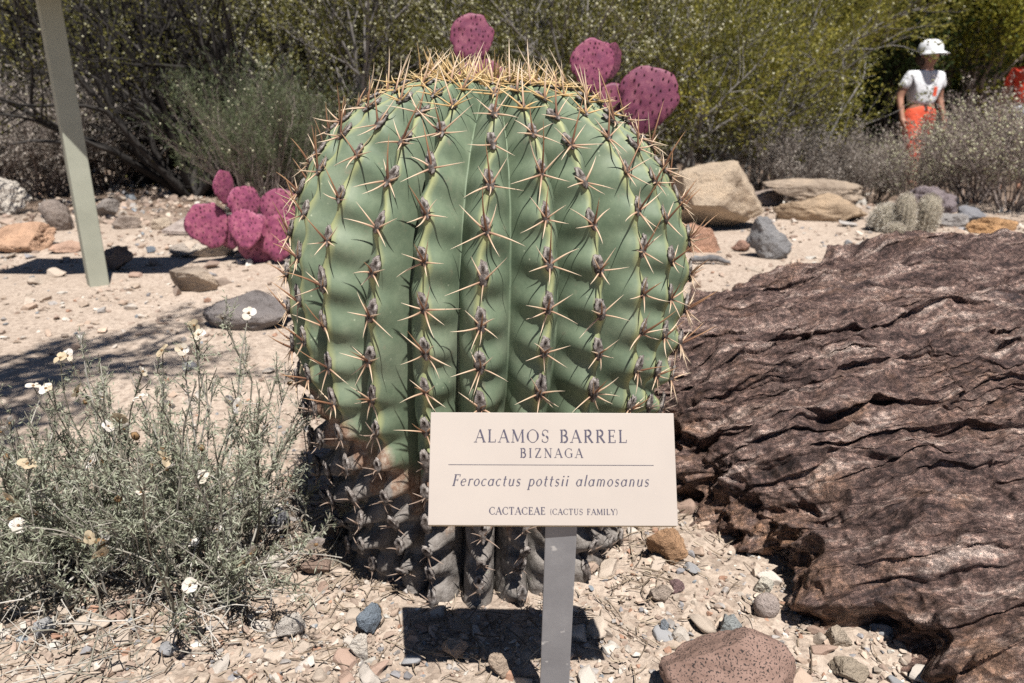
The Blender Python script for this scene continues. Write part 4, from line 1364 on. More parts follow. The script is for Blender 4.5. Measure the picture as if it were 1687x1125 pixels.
def make_plant(seed, stems, H, spread0, r0, levels, nleaf, leafL, leafW, flowers=0, flowerR=.006, wander=.25, up=.05, nch=(4, 6), ratio=.6, spread=.7, sides=4, base=.1, start=.25, cvar=(0, 1), jitter=.03, clump=0):
    rng = np.random.default_rng(seed)
    polys, tips = [], []
    for i in range(stems):
        a = 2 * math.pi * (i + rng.uniform(-.3, .3)) / stems
        lean = spread0 * rng.uniform(.35, 1.15)
        d = np.array([math.cos(a) * lean, math.sin(a) * lean, 1.0])
        grow(rng, np.array([math.cos(a) * base * rng.random(), math.sin(a) * base * rng.random(), -.03]), d, H * rng.uniform(.75, 1.1), r0 * rng.uniform(.6, 1.1), levels, polys, tips, wander, up, nch, ratio, spread, 7, start)
    V, F, ids = tubes([(p, r) for p, r, _ in polys], sides)
    c = rng.random(len(polys))[ids]
    wood = (V, F, c)
    # leaves along the terminal twigs
    T = np.array([t[[0, len(t) // 2, -1]] for t in tips])
    k = rng.integers(0, len(T), nleaf)
    f = rng.random(nleaf) ** .7
    P = np.where(f[:, None] < .5, T[k, 0] + (T[k, 1] - T[k, 0]) * (f * 2)[:, None], T[k, 1] + (T[k, 2] - T[k, 1]) * ((f - .5) * 2)[:, None])
    P = P + rng.normal(0, jitter, P.shape)
    D = (T[k, 2] - T[k, 0]); D /= np.linalg.norm(D, axis=1)[:, None] + 1e-9
    D = D + rng.normal(0, .7, D.shape)
    V, F, ids = leaf_quads(P, D, leafL * rng.uniform(.6, 1.3, nleaf), leafW * rng.uniform(.7, 1.2, nleaf), rng, .15)
    tw = rng.random(len(T))
    c = np.clip(.55 * tw[k] + .45 * rng.random(nleaf), 0, 1) * (cvar[1] - cvar[0]) + cvar[0]
    leaves = (V, F, c[ids])
    fl = None
    if flowers:
        tv, tf = ico(1)
        k = rng.integers(0, len(T), flowers)
        Q = T[k, 2] - (T[k, 2] - T[k, 0]) * (rng.random(flowers) * .9)[:, None] + rng.normal(0, jitter * .8, (flowers, 3))
        V = (tv[None] * (flowerR * rng.uniform(.6, 1.25, flowers))[:, None, None] + Q[:, None, :]).reshape(-1, 3)
        F = (tf[None] + (np.arange(flowers) * len(tv))[:, None, None]).reshape(-1, 3)
        fl = (V, F, np.repeat(rng.random(flowers), len(tv)))
    return wood, leaves, fl

M['bark_dark'] = leafmat('dark_bark', [(0, (.018, .016, .015)), (1, (.055, .05, .047))], 0, .9)
M['bark_grey'] = leafmat('grey_bark', [(0, (.13, .12, .11)), (1, (.30, .28, .265))], 0, .9)
M['bark_tan'] = leafmat('tan_twig', [(0, (.10, .078, .068)), (.5, (.20, .162, .145)), (1, (.33, .275, .25))], 0, .9)
M['lf_creosote'] = leafmat('creosote_leaf', [(0, (.05, .054, .014)), (.5, (.135, .13, .032)), (1, (.25, .225, .065))])
M['lf_olive'] = leafmat('olive_leaf', [(0, (.065, .072, .014)), (.5, (.19, .18, .034)), (1, (.40, .35, .07))])
M['lf_yellow'] = leafmat('yellow_green_leaf', [(0, (.12, .14, .02)), (.5, (.32, .32, .05)), (1, (.58, .53, .09))])
M['lf_dark'] = leafmat('deep_green_leaf', [(0, (.02, .035, .012)), (.5, (.045, .07, .022)), (1, (.085, .115, .035))])
M['lf_grey'] = leafmat('grey_leaf', [(0, (.14, .118, .10)), (.5, (.30, .262, .23)), (1, (.52, .47, .42))], .3)
M['lf_ephedra'] = leafmat('feathery_green', [(0, (.045, .06, .03)), (.5, (.11, .135, .07)), (1, (.20, .22, .125))], .3)
M['lf_dry'] = leafmat('dry_seed_head', [(0, (.15, .11, .095)), (.5, (.33, .27, .24)), (1, (.58, .51, .46))], .3)
M['fl_cream'] = leafmat('cream_seed_ball', [(0, (.36, .35, .20)), (1, (.72, .70, .52))], .2)

def plant_meshes(nm, parts, mats):
    out = []
    for (V, F, c), n, m in ((parts[0], 'trunk', mats[0]), (parts[1], 'crown', mats[1]), (parts[2], 'flowers', mats[2]) if parts[2] else (None, None, None)) if False else [x for x in ((parts[0], 'trunk', mats[0]), (parts[1], 'crown', mats[1]), (parts[2], 'flowers', mats[2])) if x[0] is not None]:
        out.append((n, mesh_np(n, V, F, M[m], n != 'crown', {'c': c})))
    return out
KIND = {
 'creosote0': plant_meshes('c0', make_plant(1, 11, 1.25, .55, .026, 2, 22000, .024, .013, 3000, .0072, nch=(5, 8), ratio=.55, jitter=.022), ('bark_grey', 'lf_creosote', 'fl_cream')),
 'creosote1': plant_meshes('c1', make_plant(2, 13, 1.15, .75, .022, 2, 22000, .026, .014, 700, .0072, nch=(5, 8), ratio=.55, jitter=.026), ('bark_grey', 'lf_olive', 'fl_cream')),
 'darktree': plant_meshes('dt', make_plant(13, 15, 1.5, .95, .042, 2, 6500, .022, .011, 350, .007, wander=.3, nch=(4, 6), ratio=.55, jitter=.04, start=.4), ('bark_dark', 'lf_creosote', 'fl_cream')),
 'baretree': plant_meshes('bt', make_plant(15, 18, 1.5, .8, .036, 2, 1500, .02, .01, 0, wander=.4, nch=(6, 9), ratio=.5, jitter=.03, start=.3, spread=.8), ('bark_dark', 'lf_creosote', None)),
 'paloverde': plant_meshes('pv', make_plant(4, 6, 2.0, .5, .06, 3, 27000, .045, .017, 0, wander=.3, nch=(3, 5), ratio=.6, jitter=.10), ('bark_tan', 'lf_olive', None)),
 'yellowtree': plant_meshes('yt', make_plant(5, 6, 2.0, .55, .06, 3, 27000, .05, .022, 0, wander=.3, nch=(3, 5), ratio=.6, jitter=.12), ('bark_tan', 'lf_yellow', None)),
 'greentree': plant_meshes('gt', make_plant(6, 7, 1.9, .5, .06, 3, 27000, .055, .028, 0, wander=.3, nch=(3, 5), ratio=.6, jitter=.12), ('bark_dark', 'lf_dark', None)),
 'greybush': plant_meshes('gb', make_plant(7, 26, .52, .9, .008, 2, 9000, .024, .010, 0, nch=(4, 6), ratio=.5, jitter=.02), ('bark_tan', 'lf_grey', None)),
 'drybush': plant_meshes('db', make_plant(8, 34, .62, .75, .007, 2, 5200, .018, .012, 1100, .0085, wander=.2, nch=(5, 7), ratio=.5, spread=.5, jitter=.012, start=.3), ('bark_tan', 'lf_dry', 'fl_cream')),
 'ephedra': plant_meshes('ep', make_plant(9, 44, .52, .62, .006, 2, 13000, .035, .0035, 260, .005, wander=.15, up=.08, nch=(4, 6), ratio=.55, spread=.4, jitter=.012), ('bark_tan', 'lf_ephedra', 'fl_cream')),
}
def put_plant(kind, name, x, y, label, cat, scale=1.0, rz=0.0, group=None, zs=1.0, z=None):
    root = thing(name, label, cat, (x, y, (gz1(x, y) if z is None else z)), rz, group)
    root.scale = (scale, scale, scale * zs)
    for n, me in KIND[kind]:
        q = link(n, me, root)
        if n == 'flowers': tag(q, kind='stuff')
    return root
def px(u, Y):
    return (u - 843.5) / FPX * Y * 1.0 / (CP + 0.33 * SP)

# left background
put_plant('darktree', 'creosote_tree', px(300, 6.3), 6.3, 'dark stemmed spreading bush with bare black branches left of the cactus', 'shrub', 1.15, .4)
put_plant('darktree', 'creosote_tree', px(440, 7.2), 7.2, 'tangled black branched bush behind the feathery green shrub', 'shrub', 1.2, 2.6)
put_plant('darktree', 'creosote_tree', px(95, 7.6), 7.6, 'dark branched bush behind the sage signpost', 'shrub', 1.15, 4.4)
put_plant('baretree', 'bare_bush', px(395, 6.9), 6.9, 'leafless tangle of black branches behind the feathery shrub', 'bush', 1.15, .8)
put_plant('baretree', 'bare_bush', px(230, 7.2), 7.2, 'leafless tangle of black branches right of the sage signpost', 'bush', 1.1, 2.8)
put_plant('ephedra', 'feathery_shrub', px(412, 5.0), 5.0, 'feathery green wispy shrub between the black branched bush and the cactus', 'shrub', 1.25, 1.0)
put_plant('ephedra', 'feathery_shrub', px(500, 5.4), 5.4, 'feathery green shrub half hidden by the cactus', 'shrub', 1.1, 3.0)
put_plant('greybush', 'grey_shrub', px(40, 6.2), 6.2, 'pale grey leafed shrub left of the sage signpost', 'shrub', 1.5, .2)
put_plant('greybush', 'grey_shrub', px(150, 6.7), 6.7, 'pale grey leafed shrub right behind the sage signpost', 'shrub', 1.35, 2.0)
put_plant('greybush', 'grey_shrub', px(-60, 5.8), 5.8, 'pale grey leafed shrub past the whitish rock', 'shrub', 1.3, 4.0)
# middle
for i, (u, Y, kind, sc, rz, lab) in enumerate([
    (610, 6.4, 'creosote0', 1.25, .3, 'creosote bush thick with cream seed balls behind the left shoulder of the cactus'),
    (800, 6.9, 'creosote0', 1.3, 1.7, 'creosote bush with cream seed balls behind the cactus crown'),
    (985, 6.2, 'creosote0', 1.15, 3.0, 'creosote bush with cream seed balls behind the right purple pads'),
    (1130, 6.6, 'creosote1', 1.2, .9, 'olive creosote bush behind the large tan boulder'),
    (1260, 7.4, 'creosote1', 1.25, 4.0, 'olive creosote bush behind the ledge rocks'),
    (1180, 9.2, 'creosote1', 1.6, 5.0, 'tall olive bush farther back behind the tan boulder'),
    (560, 8.8, 'creosote0', 1.7, 2.2, 'tall creosote bush far behind the left shoulder of the cactus'),
    (720, 9.6, 'creosote1', 1.8, 5.5, 'tall olive bush far behind the cactus crown'),
    (900, 9.2, 'creosote0', 1.7, .1, 'tall seed speckled bush far behind the cactus crown'),
    (1050, 9.4, 'creosote1', 1.7, 3.3, 'tall olive bush far behind the right purple pads'),
    (330, 9.3, 'creosote0', 1.7, 4.7, 'tall creosote bush far behind the black branched bush'),
    (180, 9.8, 'creosote1', 1.7, 1.2, 'tall olive bush far behind the sage signpost'),
    (20, 9.4, 'creosote0', 1.7, 2.9, 'tall creosote bush far left beyond the pale grey shrub'),
]):
    put_plant(kind, 'creosote_bush', px(u, Y), Y, lab, 'bush', sc, rz)
# trees beyond
for i, (u, Y, kind, sc, rz, lab) in enumerate([
    (1330, 12.6, 'paloverde', 1.4, .3, 'olive green tree left of the walker in the white cap'),
    (1455, 14.0, 'greentree', 1.4, 1.0, 'deep green tree directly behind the walker in the white cap'),
    (1570, 13.6, 'yellowtree', 1.5, 2.0, 'yellow green tree right behind the walker in the white cap'),
    (1690, 13.6, 'yellowtree', 1.45, 4.1, 'yellow green tree behind the walker in red'),
    (1580, 16.5, 'yellowtree', 2.3, .6, 'bright yellow green tree far behind the walkers'),
    (1420, 16.5, 'yellowtree', 2.1, 3.6, 'yellow green tree far back left of the walkers'),
    (1300, 15.0, 'greentree', 1.6, 5.0, 'deep green tree far behind the ledge rocks'),
    (1180, 13.5, 'paloverde', 1.5, 1.5, 'olive green tree far behind the tan boulder'),
    (1030, 14.0, 'yellowtree', 1.5, 2.5, 'yellow green tree far behind the purple pads'),
    (880, 14.0, 'paloverde', 1.6, 3.5, 'olive green tree far behind the cactus crown'),
    (720, 13.5, 'greentree', 1.5, .5, 'deep green tree far behind the cactus crown'),
    (560, 14.0, 'paloverde', 1.6, 4.5, 'olive green tree far behind the left of the cactus'),
    (400, 13.0, 'greentree', 1.5, 1.5, 'deep green tree far behind the feathery shrub'),
    (240, 13.5, 'paloverde', 1.6, 2.5, 'olive green tree far behind the black branches'),
    (90, 13.0, 'yellowtree', 1.5, 5.5, 'yellow green tree far behind the signpost'),
    (-60, 12.5, 'greentree', 1.5, 3.5, 'deep green tree far left behind the grey shrub'),
    (1760, 16.0, 'greentree', 1.8, 2.5, 'deep green tree far behind the walker in red'),
]):
    put_plant(kind, 'desert_tree', px(u, Y), Y, lab, 'tree', sc, rz)
# right: dry shrubs in front of the walkers
for i, (u, Y, kind, sc, rz, lab) in enumerate([
    (1310, 6.3, 'greybush', 1.0, .5, 'grey leafed shrub directly behind the ledge rocks'),
    (1395, 6.5, 'greybush', 1.05, 1.5, 'grey leafed shrub left of the walker in the white cap'),
    (1455, 7.0, 'drybush', .82, 2.5, 'dry tan shrub hiding the legs of the walker in the white cap'),
    (1535, 6.6, 'drybush', .80, 3.5, 'dry tan shrub behind the small fuzzy cacti'),
    (1640, 6.0, 'drybush', 1.02, 4.5, 'large dense dry twiggy shrub above the bright orange rock'),
    (1700, 5.4, 'drybush', 1.0, 5.5, 'dark dry twiggy shrub beside the rough brown rock'),
    (1615, 7.4, 'drybush', 1.15, .9, 'pale headed dry shrub between the two walkers'),
]):
    put_plant(kind, 'dry_shrub' if kind == 'drybush' else 'grey_shrub', px(u, Y), Y, lab, 'shrub', sc, rz)

# far scrub mass that closes every gap
rf = np.random.default_rng(77)
n = 30000
P = np.stack([rf.uniform(-26, 30, n), rf.uniform(18, 24, n), rf.random(n) ** .8 * 4.6], -1)
P[:, 2] += gz(P[:, 0], P[:, 1]) + .8 * fbm(P * .5, 3, 5)
V, F, ids = leaf_quads(P, rf.normal(0, 1, P.shape), .44, .34, rf)
tag(link('far_scrub', mesh_np('far_scrub', V, F, M['lf_dark'], False, {'c': np.clip(.5 + .5 * fbm(P * .8, 2, 8), 0, 1)[ids]})), 'dense dark green scrub closing the view behind all the trees', 'scrub', kind='stuff')

# overhanging tree beside the camera that dapples the ground at left
rng = np.random.default_rng(91)
polys, tips = [], []
grow(rng, np.array([-2.3, -.4, -.1]), np.array([.15, .1, 1.0]), 2.2, .09, 0, polys, [], .12, .02)
topp = polys[0][0][-1]
for tx, ty, tz in ((-1.3, .70, 2.75), (-1.0, .95, 2.65), (-1.4, .40, 2.8), (-.85, .72, 2.6), (-1.6, .25, 2.8), (-1.2, .55, 2.4)):
    d = np.array([tx, ty, tz]) - topp
    grow(rng, topp, d, np.linalg.norm(d) * 1.15, .035, 2, polys, tips, .12, -.01, (5, 7), .42, .6, 7, .35)
V, F, ids = tubes([(p, r) for p, r, _ in polys], 6)
ov = thing('overhanging_tree', 'small leaved tree standing left of the viewer whose branches dapple the sand', 'tree', (0, 0, 0))
link('trunk', mesh_np('trunk', V, F, M['bark_grey'], True, {'c': rng.random(len(polys))[ids]}), ov)
T = np.array([t[[0, -1]] for t in tips]); k = rng.integers(0, len(T), 10000); f = rng.random((10000, 1))
P = T[k, 0] + (T[k, 1] - T[k, 0]) * f + rng.normal(0, .02, (10000, 3))
V, F, ids = leaf_quads(P, rng.normal(0, 1, P.shape), .035, .016, rng)
link('crown', mesh_np('crown', V, F, M['lf_olive'], False, {'c': rng.random(10000)[ids]}), ov)

# ------------------------------------------------------------------ flowering shrub in the left foreground
M['zin_stem'] = leafmat('shrub_stem', [(0, (.09, .08, .06)), (.5, (.22, .205, .165)), (1, (.50, .47, .43))], 0, .9)
M['zin_leaf'] = leafmat('grey_green_leaf', [(0, (.20, .22, .15)), (.5, (.40, .425, .315)), (1, (.62, .64, .53))], .4)
M['petal'] = leafmat('papery_petal', [(0, (.62, .50, .33)), (.45, (.74, .66, .54)), (1, (.82, .78, .74))], .35, .8)
M['flower_eye'] = plain('flower_eye', (.20, .125, .065), .9, .1, .5, 200)

def flowering_shrub():
    r = np.random.default_rng(17)
    cx, cy = -.585, 1.13
    root = thing('flowering_shrub', 'grey green desert zinnia shrub with papery cream flowers left of the cactus', 'shrub', (cx, cy, gz1(cx, cy)))
    root_z = gz1(cx, cy)
    polys, tips = [], []
    flower_px = [(55, 636), (76, 640), (112, 586), (100, 590), (235, 612), (232, 655), (280, 666), (297, 718), (283, 732), (250, 766), (275, 773), (320, 536), (328, 552), (366, 523), (410, 516), (14, 822), (40, 832), (60, 846), (30, 866), (402, 926), (412, 912), (313, 964), (292, 1032), (196, 690), (205, 706), (392, 668), (178, 702), (270, 756), (300, 575), (150, 760), (440, 700), (268, 578)]
    fl = []
    for i, (u, v) in enumerate(flower_px):
        # nearer for low flowers, farther for high ones
        Y = 1.17 - .34 * min(1, max(0, (v - 510) / 520)) + r.uniform(-.03, .03)
        p, _ = at_y(u, v, Y)
        p[2] = max(p[2], .03)
        fl.append(p - np.array([cx, cy, root_z]))
    for p in fl:
        b = np.array([p[0] * .25 + r.normal(0, .03), p[1] * .25 + r.normal(0, .03), 0])
        t = np.linspace(0, 1, 8)[:, None]
        mid = (b + p) / 2 + np.array([p[0] * .12, p[1] * .12, -.02])
        pts = (1 - t) ** 2 * b + 2 * t * (1 - t) * mid + t ** 2 * p + np.cumsum(r.normal(0, .008, (8, 3)), 0) * np.sin(t * math.pi)
        polys.append((pts, np.linspace(.0022, .0009, 8)))
        for c in range(9):
            f = r.uniform(.3, .98); i = min(int(f * 7), 6)
            q = pts[i] + (pts[i + 1] - pts[i]) * (f * 7 - i)
            d = (pts[i + 1] - pts[i]) / np.linalg.norm(pts[i + 1] - pts[i]) + r.normal(0, .55, 3)
            tw = q + np.linspace(0, 1, 4)[:, None] * d / np.linalg.norm(d) * r.uniform(.02, .055)
            polys.append((tw, np.linspace(.0012, .0006, 4))); tips.append(tw)
        tips.append(pts[3:])
    # the rest of the bush
    for i in range(190):
        a = r.uniform(0, 2 * math.pi)
        lean = r.uniform(.15, 1.9) ** 1.0
        dx, dy = math.cos(a) * lean, math.sin(a) * lean * .75
        d = np.array([dx, dy, 1.0]); d /= np.linalg.norm(d)
        L = r.uniform(.14, .38) * (1.05 if i % 4 in (0, 2) else .78)
        b = np.array(((0, 0), (-.16, -.13), (.10, -.12), (-.26, -.02))[i % 4] + (0,)) * (1 if i % 2 else .8) + np.array([r.normal(0, .07), r.normal(0, .06), -.01])
        t = np.linspace(0, 1, 7)[:, None]
        pts = b + t * d * L + t ** 2 * np.array([0, 0, .05]) + np.cumsum(r.normal(0, .009, (7, 3)), 0) * t
        pts[:, 2] = np.maximum(pts[:, 2], .006)
        polys.append((pts, np.linspace(.0024, .0008, 7)))
        for c in range(15):
            f = r.uniform(.25, 1.0) ** .7; k = min(int(f * 6), 5)
            q = pts[k] + (pts[k + 1] - pts[k]) * (f * 6 - k)
            dd = (pts[k + 1] - pts[k]); dd = dd / np.linalg.norm(dd) + r.normal(0, .6, 3) + np.array([0, 0, .25])
            tw = q + np.linspace(0, 1, 4)[:, None] * dd / np.linalg.norm(dd) * r.uniform(.015, .048)
            polys.append((tw, np.linspace(.0011, .0006, 4))); tips.append(tw)
    # dead grey stems lying low
    for i in range(460):
        a = r.uniform(0, 6.28); rr = .32 * math.sqrt(r.random())
        b = np.array([math.cos(a) * rr - .03, math.sin(a) * rr * .85 - .07, r.uniform(.0, .09)])
        d = r.normal(0, 1, 3) * np.array([1, 1, .3]); d /= np.linalg.norm(d)
        t = np.linspace(-.5, .5, 6)[:, None]
        pts = b + t * d * r.uniform(.03, .12) + t ** 2 * r.normal(0, .06, 3)
        pts[:, 2] = np.maximum(pts[:, 2], .004)
        polys.append((pts, np.full(6, r.uniform(.0006, .0014)) * np.linspace(1.2, .6, 6)))
    V, F, ids = tubes(polys, 4)
    col = np.clip(r.normal(.45, .25, len(polys)), 0, 1)
    col[-460:] = r.uniform(.45, 1.0, 460)
    link('stems', mesh_np('stems', V, F, M['zin_stem'], True, {'c': col[ids]}), root)
    n = 34000
    T = [t[[0, -1]] for t in tips]; T = np.array(T)
    wlen = np.linalg.norm(T[:, 1] - T[:, 0], axis=1)
    k = r.choice(len(T), n, p=wlen / wlen.sum()); f = r.random((n, 1))
    P = T[k, 0] + (T[k, 1] - T[k, 0]) * f + r.normal(0, .0025, (n, 3))
    D = (T[k, 1] - T[k, 0]); D /= np.linalg.norm(D, axis=1)[:, None]
    D = D * .6 + r.normal(0, .7, D.shape)
    V, F, ids = leaf_quads(P, D, r.uniform(.006, .0135, n), r.uniform(.0016, .0029, n), r, .25)
    tw = r.random(len(T))
    c = np.clip(.55 * tw[k] + .45 * r.random(n), 0, 1)
    V[:, 2] = np.maximum(V[:, 2], .003)
    tag(link('leaves', mesh_np('leaves', V, F, M['zin_leaf'], False, {'c': c[ids]}), root), kind='stuff')
    # flowers: four broad cupped petals round a brown eye
    def flower_mesh(q):
        rr = np.random.default_rng(200 + q)
        Vs, Fs, cs, off = [], [], [], 0
        np_ = 3 + q % 3
        for i in range(np_):
            a0 = 2 * math.pi * i / np_ + rr.uniform(-.25, .25)
            g = 6
            t = np.linspace(0, 1, g); w = np.linspace(-1, 1, 5)
            Tt, Ww = np.meshgrid(t, w, indexing='ij')
            R = .15 + .85 * Tt
            half = .62 * np.sin(np.clip(Tt * .80 + .12, 0, 1) * math.pi) ** .6
            x = R; y = Ww * half
            z = .30 * Tt - .35 * Tt ** 2 * rr.uniform(.3, 1.4) + .12 * Ww ** 2 + .05 * np.sin(Ww * 4 + q)
            P = np.stack([x * math.cos(a0) - y * math.sin(a0), x * math.sin(a0) + y * math.cos(a0), z], -1).reshape(-1, 3)
            ii = (np.arange(g - 1)[:, None] * 5 + np.arange(4)[None, :]).ravel()
            Fs.append(np.stack([ii, ii + 1, ii + 6, ii + 5], -1) + off); Vs.append(P); cs.append(np.full(len(P), np.clip(.75 + .25 * rr.normal(), 0, 1) if q % 4 != 3 else .1)); off += len(P)
        return mesh_np('flower', np.concatenate(Vs), np.concatenate(Fs), M['petal'], True, {'c': np.concatenate(cs)})
    FM = [flower_mesh(q) for q in range(8)]
    SM_ = mesh_np('seed_head', *(lambda v, f: (v * (1 + .35 * fbm(v * 3, 3, 4))[:, None] * np.array([.006, .006, .008]), f))(*ico(2)), M['flower_eye'])
    for i in range(26):
        t_ = tips[int(r.integers(0, len(tips)))]
        if t_[-1][2] > .10: link('seed_head', SM_, root, t_[-1], (r.normal(0, .5), r.normal(0, .5), 0), r.uniform(.6, 1.1))
    tp = [t_[-1] for t_ in tips if t_[-1][2] > .07 and (t_[-1][1] < -.02 or t_[-1][2] > .2)]
    for i in range(34):
        fl.append(tp[int(r.integers(0, len(tp)))] + np.array([0, -.004, .004]))
    ev, ef = ico(2)
    EM = mesh_np('flower_eye', ev * np.array([.20, .20, .24]) * (1 + .25 * fbm(ev * 4, 2))[:, None] + np.array([0, 0, .02]), ef, M['flower_eye'])
    for i, p in enumerate(fl):
        o = link('flower', FM[i % 8], root, p, (r.normal(.85, .35), r.normal(0, .35), r.uniform(0, 6.28)), r.uniform(.0095, .0140))
        link('flower_eye', EM, o)
flowering_shrub()

# ------------------------------------------------------------------ walkers
def skin_mesh(name, verts, edges, mat, sub=2, root=0):
    me = bpy.data.meshes.new(name + '_src')
    names = list(verts)
    me.from_pydata([verts[k][0] for k in names], [(names.index(a), names.index(b)) for a, b in edges], [])
    o = bpy.data.objects.new(name + '_src', me)
    COL.objects.link(o)
    o.modifiers.new('skin', 'SKIN')
    sd = o.modifiers.new('sub', 'SUBSURF'); sd.levels = sub; sd.render_levels = sub
    for i, k in enumerate(names):
        rr = verts[k][1]
        me.skin_vertices[0].data[i].radius = rr if isinstance(rr, tuple) else (rr, rr)
        me.skin_vertices[0].data[i].use_root = (i == root)
    dg = bpy.context.evaluated_depsgraph_get()
    out = bpy.data.meshes.new_from_object(o.evaluated_get(dg))
    out.name = name
    out.materials.clear(); out.materials.append(mat)
    for p in out.polygons: p.use_smooth = True
    bpy.data.objects.remove(o)
    return out

def person(label, loc, rz, shirt, pants, cap, skin, hair, long_pants=True, height=1.0):
    root = thing('person', label, 'person', loc, rz)
    root.scale = (height,) * 3
    v = {'pelvis': ((0, 0, .93), (.125, .095)), 'waist': ((0, 0, 1.06), (.115, .085)), 'chest': ((0, -.01, 1.24), (.135, .10)), 'neckb': ((0, .0, 1.38), (.07, .06)), 'neck': ((0, -.01, 1.44), (.048, .048)),
         'jaw': ((0, -.03, 1.50), (.058, .066)), 'head': ((0, -.025, 1.57), (.072, .088)), 'crown': ((0, -.015, 1.64), (.055, .065))}
    e = [('pelvis', 'waist'), ('waist', 'chest'), ('chest', 'neckb'), ('neckb', 'neck'), ('neck', 'jaw'), ('jaw', 'head'), ('head', 'crown')]
    v['nose'] = ((0, -.128, 1.545), (.010, .010)); e.append(('head', 'nose'))
    for s, n in ((-1, 'r'), (1, 'l')):
        st = .16 * (1 if s < 0 else -1)
        v.update({n + 'sho': ((s * .165, 0, 1.34), .052), n + 'elb': ((s * .225, .03, 1.08), .037), n + 'wri': ((s * .235, -.06, .86), .024), n + 'palm': ((s * .235, -.08, .79), (.022, .034)),
                  n + 'hip': ((s * .085, 0, .88), .083), n + 'knee': ((s * .095, -.03 - st * .5, .49), .054), n + 'ank': ((s * .10, .03 - st, .09), .034), n + 'toe': ((s * .11, -.13 - st, .03), (.034, .022)),
                  n + 'ear': ((s * .083, 0, 1.555), (.010, .018))})
        e += [('chest', n + 'sho'), (n + 'sho', n + 'elb'), (n + 'elb', n + 'wri'), (n + 'wri', n + 'palm'), ('pelvis', n + 'hip'), (n + 'hip', n + 'knee'), (n + 'knee', n + 'ank'), (n + 'ank', n + 'toe'), ('head', n + 'ear')]
        for f in range(4):
            y = -.115 + f * .021
            Lf = (.062, .072, .068, .052)[f]
            v[n + 'f%da' % f] = ((s * .237, y, .755), .0088); v[n + 'f%db' % f] = ((s * .226, y - .002, .755 - Lf * .55), .008); v[n + 'f%dc' % f] = ((s * .208, y - .002, .755 - Lf), .007)
            e += [(n + 'palm', n + 'f%da' % f), (n + 'f%da' % f, n + 'f%db' % f), (n + 'f%db' % f, n + 'f%dc' % f)]
        v[n + 'tha'] = ((s * .215, -.122, .80), .0098); v[n + 'thb'] = ((s * .205, -.135, .765), .0085)
        e += [(n + 'palm', n + 'tha'), (n + 'tha', n + 'thb')]
    link('body', skin_mesh('body', v, e, skin), root)
    g = {'hem': ((0, 0, .97), (.150, .115)), 'waist': ((0, 0, 1.06), (.142, .108)), 'chest': ((0, -.01, 1.25), (.160, .122)), 'collar': ((0, 0, 1.385), (.088, .074))}
    ge = [('hem', 'waist'), ('waist', 'chest'), ('chest', 'collar')]
    for s, n in ((-1, 'r'), (1, 'l')):
        g[n + 's'] = ((s * .165, 0, 1.335), .062); g[n + 'e'] = ((s * .212, .015, 1.17), .056)
        ge += [('chest', n + 's'), (n + 's', n + 'e')]
    sh = link('shirt', skin_mesh('shirt', g, ge, shirt), root)
    g = {'waist': ((0, 0, 1.0), (.135, .105)), 'pelvis': ((0, 0, .92), (.148, .115))}
    ge = [('waist', 'pelvis')]
    for s, n in ((-1, 'r'), (1, 'l')):
        st = .16 * (1 if s < 0 else -1)
        g[n + 'h'] = ((s * .090, 0, .84), .102); g[n + 'k'] = ((s * .097, -.03 - st * .5, .50), .078)
        ge += [('pelvis', n + 'h'), (n + 'h', n + 'k')]
        if long_pants:
            g[n + 'a'] = ((s * .10, .02 - st * .9, .14), .062); ge.append((n + 'k', n + 'a'))
    link('trousers', skin_mesh('trousers', g, ge, pants), root)
    # cap: dome and brim
    na, nz = 28, 9
    a = np.linspace(0, 2 * math.pi, na, endpoint=False); t = np.linspace(0, 1, nz)
    rr = np.cos(t * math.pi / 2 * .98) ** .7; zz = np.sin(t * math.pi / 2) * .135
    P = np.stack([.106 * rr[:, None] * np.cos(a), .124 * rr[:, None] * np.sin(a) - .015, np.broadcast_to(zz[:, None], (nz, na)) + 1.605], -1).reshape(-1, 3)
    b = np.arange(nz - 1)[:, None] * na; jj = np.arange(na)
    F = np.stack([b + jj, b + (jj + 1) % na, b + na + (jj + 1) % na, b + na + jj], -1).reshape(-1, 4)
    co = link('cap', mesh_np('cap', P, F, cap), root)
    al = np.linspace(math.pi * 1.02, math.pi * 1.98, 17)
    rows = []
    for k, f in enumerate((0, .35, .7, 1.0)):
        rows.append(np.stack([(.107 + .012 * f) * np.cos(al), (.124 + .085 * f) * np.sin(al) - .02, 1.607 - .028 * f - .012 * f * np.cos(al) ** 2], -1))
    top = np.concatenate(rows); Pb = np.concatenate([top, top - np.array([0, 0, .005])])
    ii = (np.arange(3)[:, None] * 17 + np.arange(16)[None, :]).ravel()
    q = np.stack([ii, ii + 1, ii + 18, ii + 17], -1)
    rim = np.arange(51, 67); rimq = np.stack([rim, rim + 1, rim + 69, rim + 68], -1)
    link('brim', mesh_np('brim', Pb, np.concatenate([q, q[:, ::-1] + 68, rimq]), cap), co)
    # hair: shell round the back and sides, with a tail
    V, F = ico(3)
    V = V.copy() * np.array([.090, .100, .098]) * (1 + .08 * fbm(V * 3, 3))[:, None] + np.array([0, .022, 1.525])
    keep = (V[F].mean(1)[:, 1] > -.035)
    link('hair', mesh_np('hair', V, F[keep], hair), root)
    for s in (-1, 1):
        ev, ef = ico(2)
        link('eye', mesh_np('eye', ev * np.array([.012, .008, .007]) + np.array([s * .03, -.105, 1.575]), ef, M['eye']), root)
    mv, mf = ico(2)
    link('mouth', mesh_np('mouth', mv * np.array([.022, .007, .006]) + np.array([0, -.094, 1.505]), mf, M['lip']), root)
    return root
M['eye'] = plain('dark_eye', (.03, .02, .02), .3)
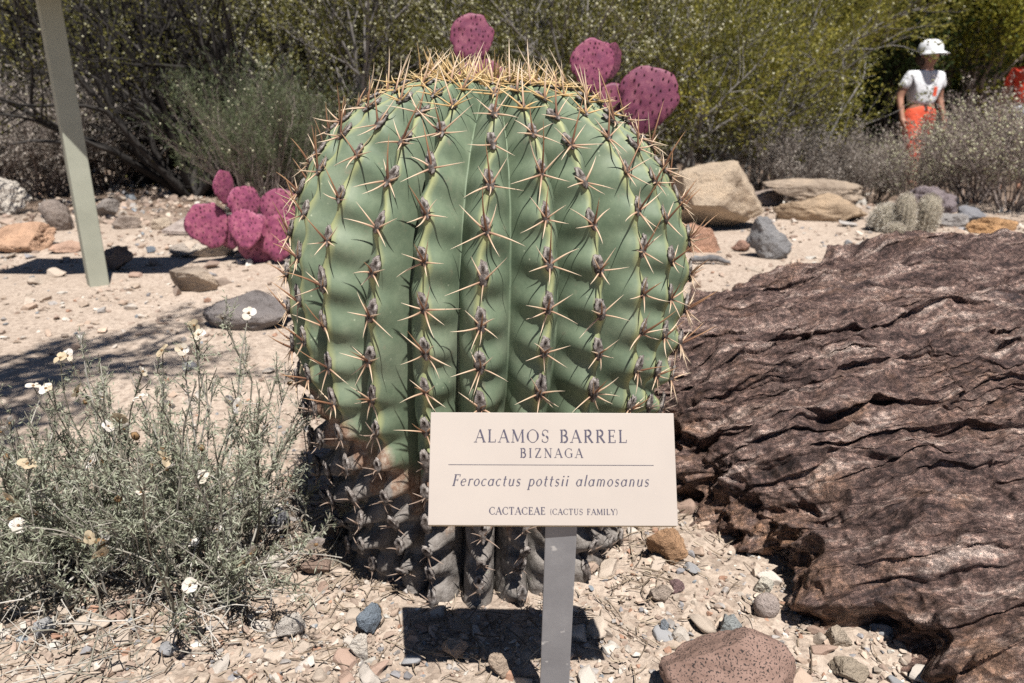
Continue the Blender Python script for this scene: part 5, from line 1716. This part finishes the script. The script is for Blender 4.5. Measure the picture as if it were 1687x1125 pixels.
M['lip'] = plain('lips', (.32, .12, .10), .5)
def cloth(name, c, bd=.02):
    m, nt, b = newmat(name)
    n1 = noise(nt, 14, 4, .6, coords(nt))
    r = ramp(nt, [(.3, tuple(x * .88 for x in c)), (.7, c)])
    nt.links.new(n1.outputs[0], r.inputs[0]); nt.links.new(r.outputs[0], b.inputs['Base Color'])
    b.inputs['Roughness'].default_value = .9
    n2 = noise(nt, 11, 4, .6, coords(nt), .8)
    bump(nt, b, n2.outputs[0], .8, bd)
    return m
M['white_cloth'] = cloth('white_cotton', (.76, .77, .80))
M['cap_cloth'] = cloth('white_cap_cotton', (.80, .81, .83), .003)
M['coral_cloth'] = cloth('coral_cotton', (.72, .10, .045))
M['red_cloth'] = cloth('red_cotton', (.66, .055, .02))
M['pale_cloth'] = cloth('pale_blue_cotton', (.62, .66, .74))
M['skin1'] = plain('tanned_skin', (.36, .19, .13), .5, .3, .1, 15)
M['hair1'] = plain('dark_brown_hair', (.05, .028, .02), .6, .3, .4, 90)
WY = 9.35
wx = at_y(1523, 130, WY)[0][0]
fz = -.27
w1 = person('person in white cap, white polo shirt and coral trousers walking behind the dry shrubs', (wx, WY, gz1(wx, WY)), math.radians(16), M['white_cloth'], M['coral_cloth'], M['cap_cloth'], M['skin1'], M['hair1'])
w1.scale = (1.30, 1.15, .98)
# lanyard and tag
t = np.linspace(0, 1, 9)
lp = [(np.stack([s * .05 * (1 - t), -.115 - .035 * np.sin(t * 2), 1.375 - .17 * t], -1), np.full(9, .0018)) for s in (-1, 1)]
V, F, _ = tubes(lp, 5)
link('lanyard', mesh_np('lanyard', V, F, M['hair1']), w1)
link('pendant', bevel_box('pendant', -.02, .02, -.168, -.160, 1.09, 1.20, M['coral_cloth'], .003), w1)
wx2 = at_y(1698, 130, 8.8)[0][0]
person('person in a red cap, red top and pale trousers walking by the dark dry shrub', (wx2, 8.8, gz1(wx2, 8.8)), math.radians(-30), M['red_cloth'], M['pale_cloth'], M['red_cloth'], M['skin1'], M['hair1'])
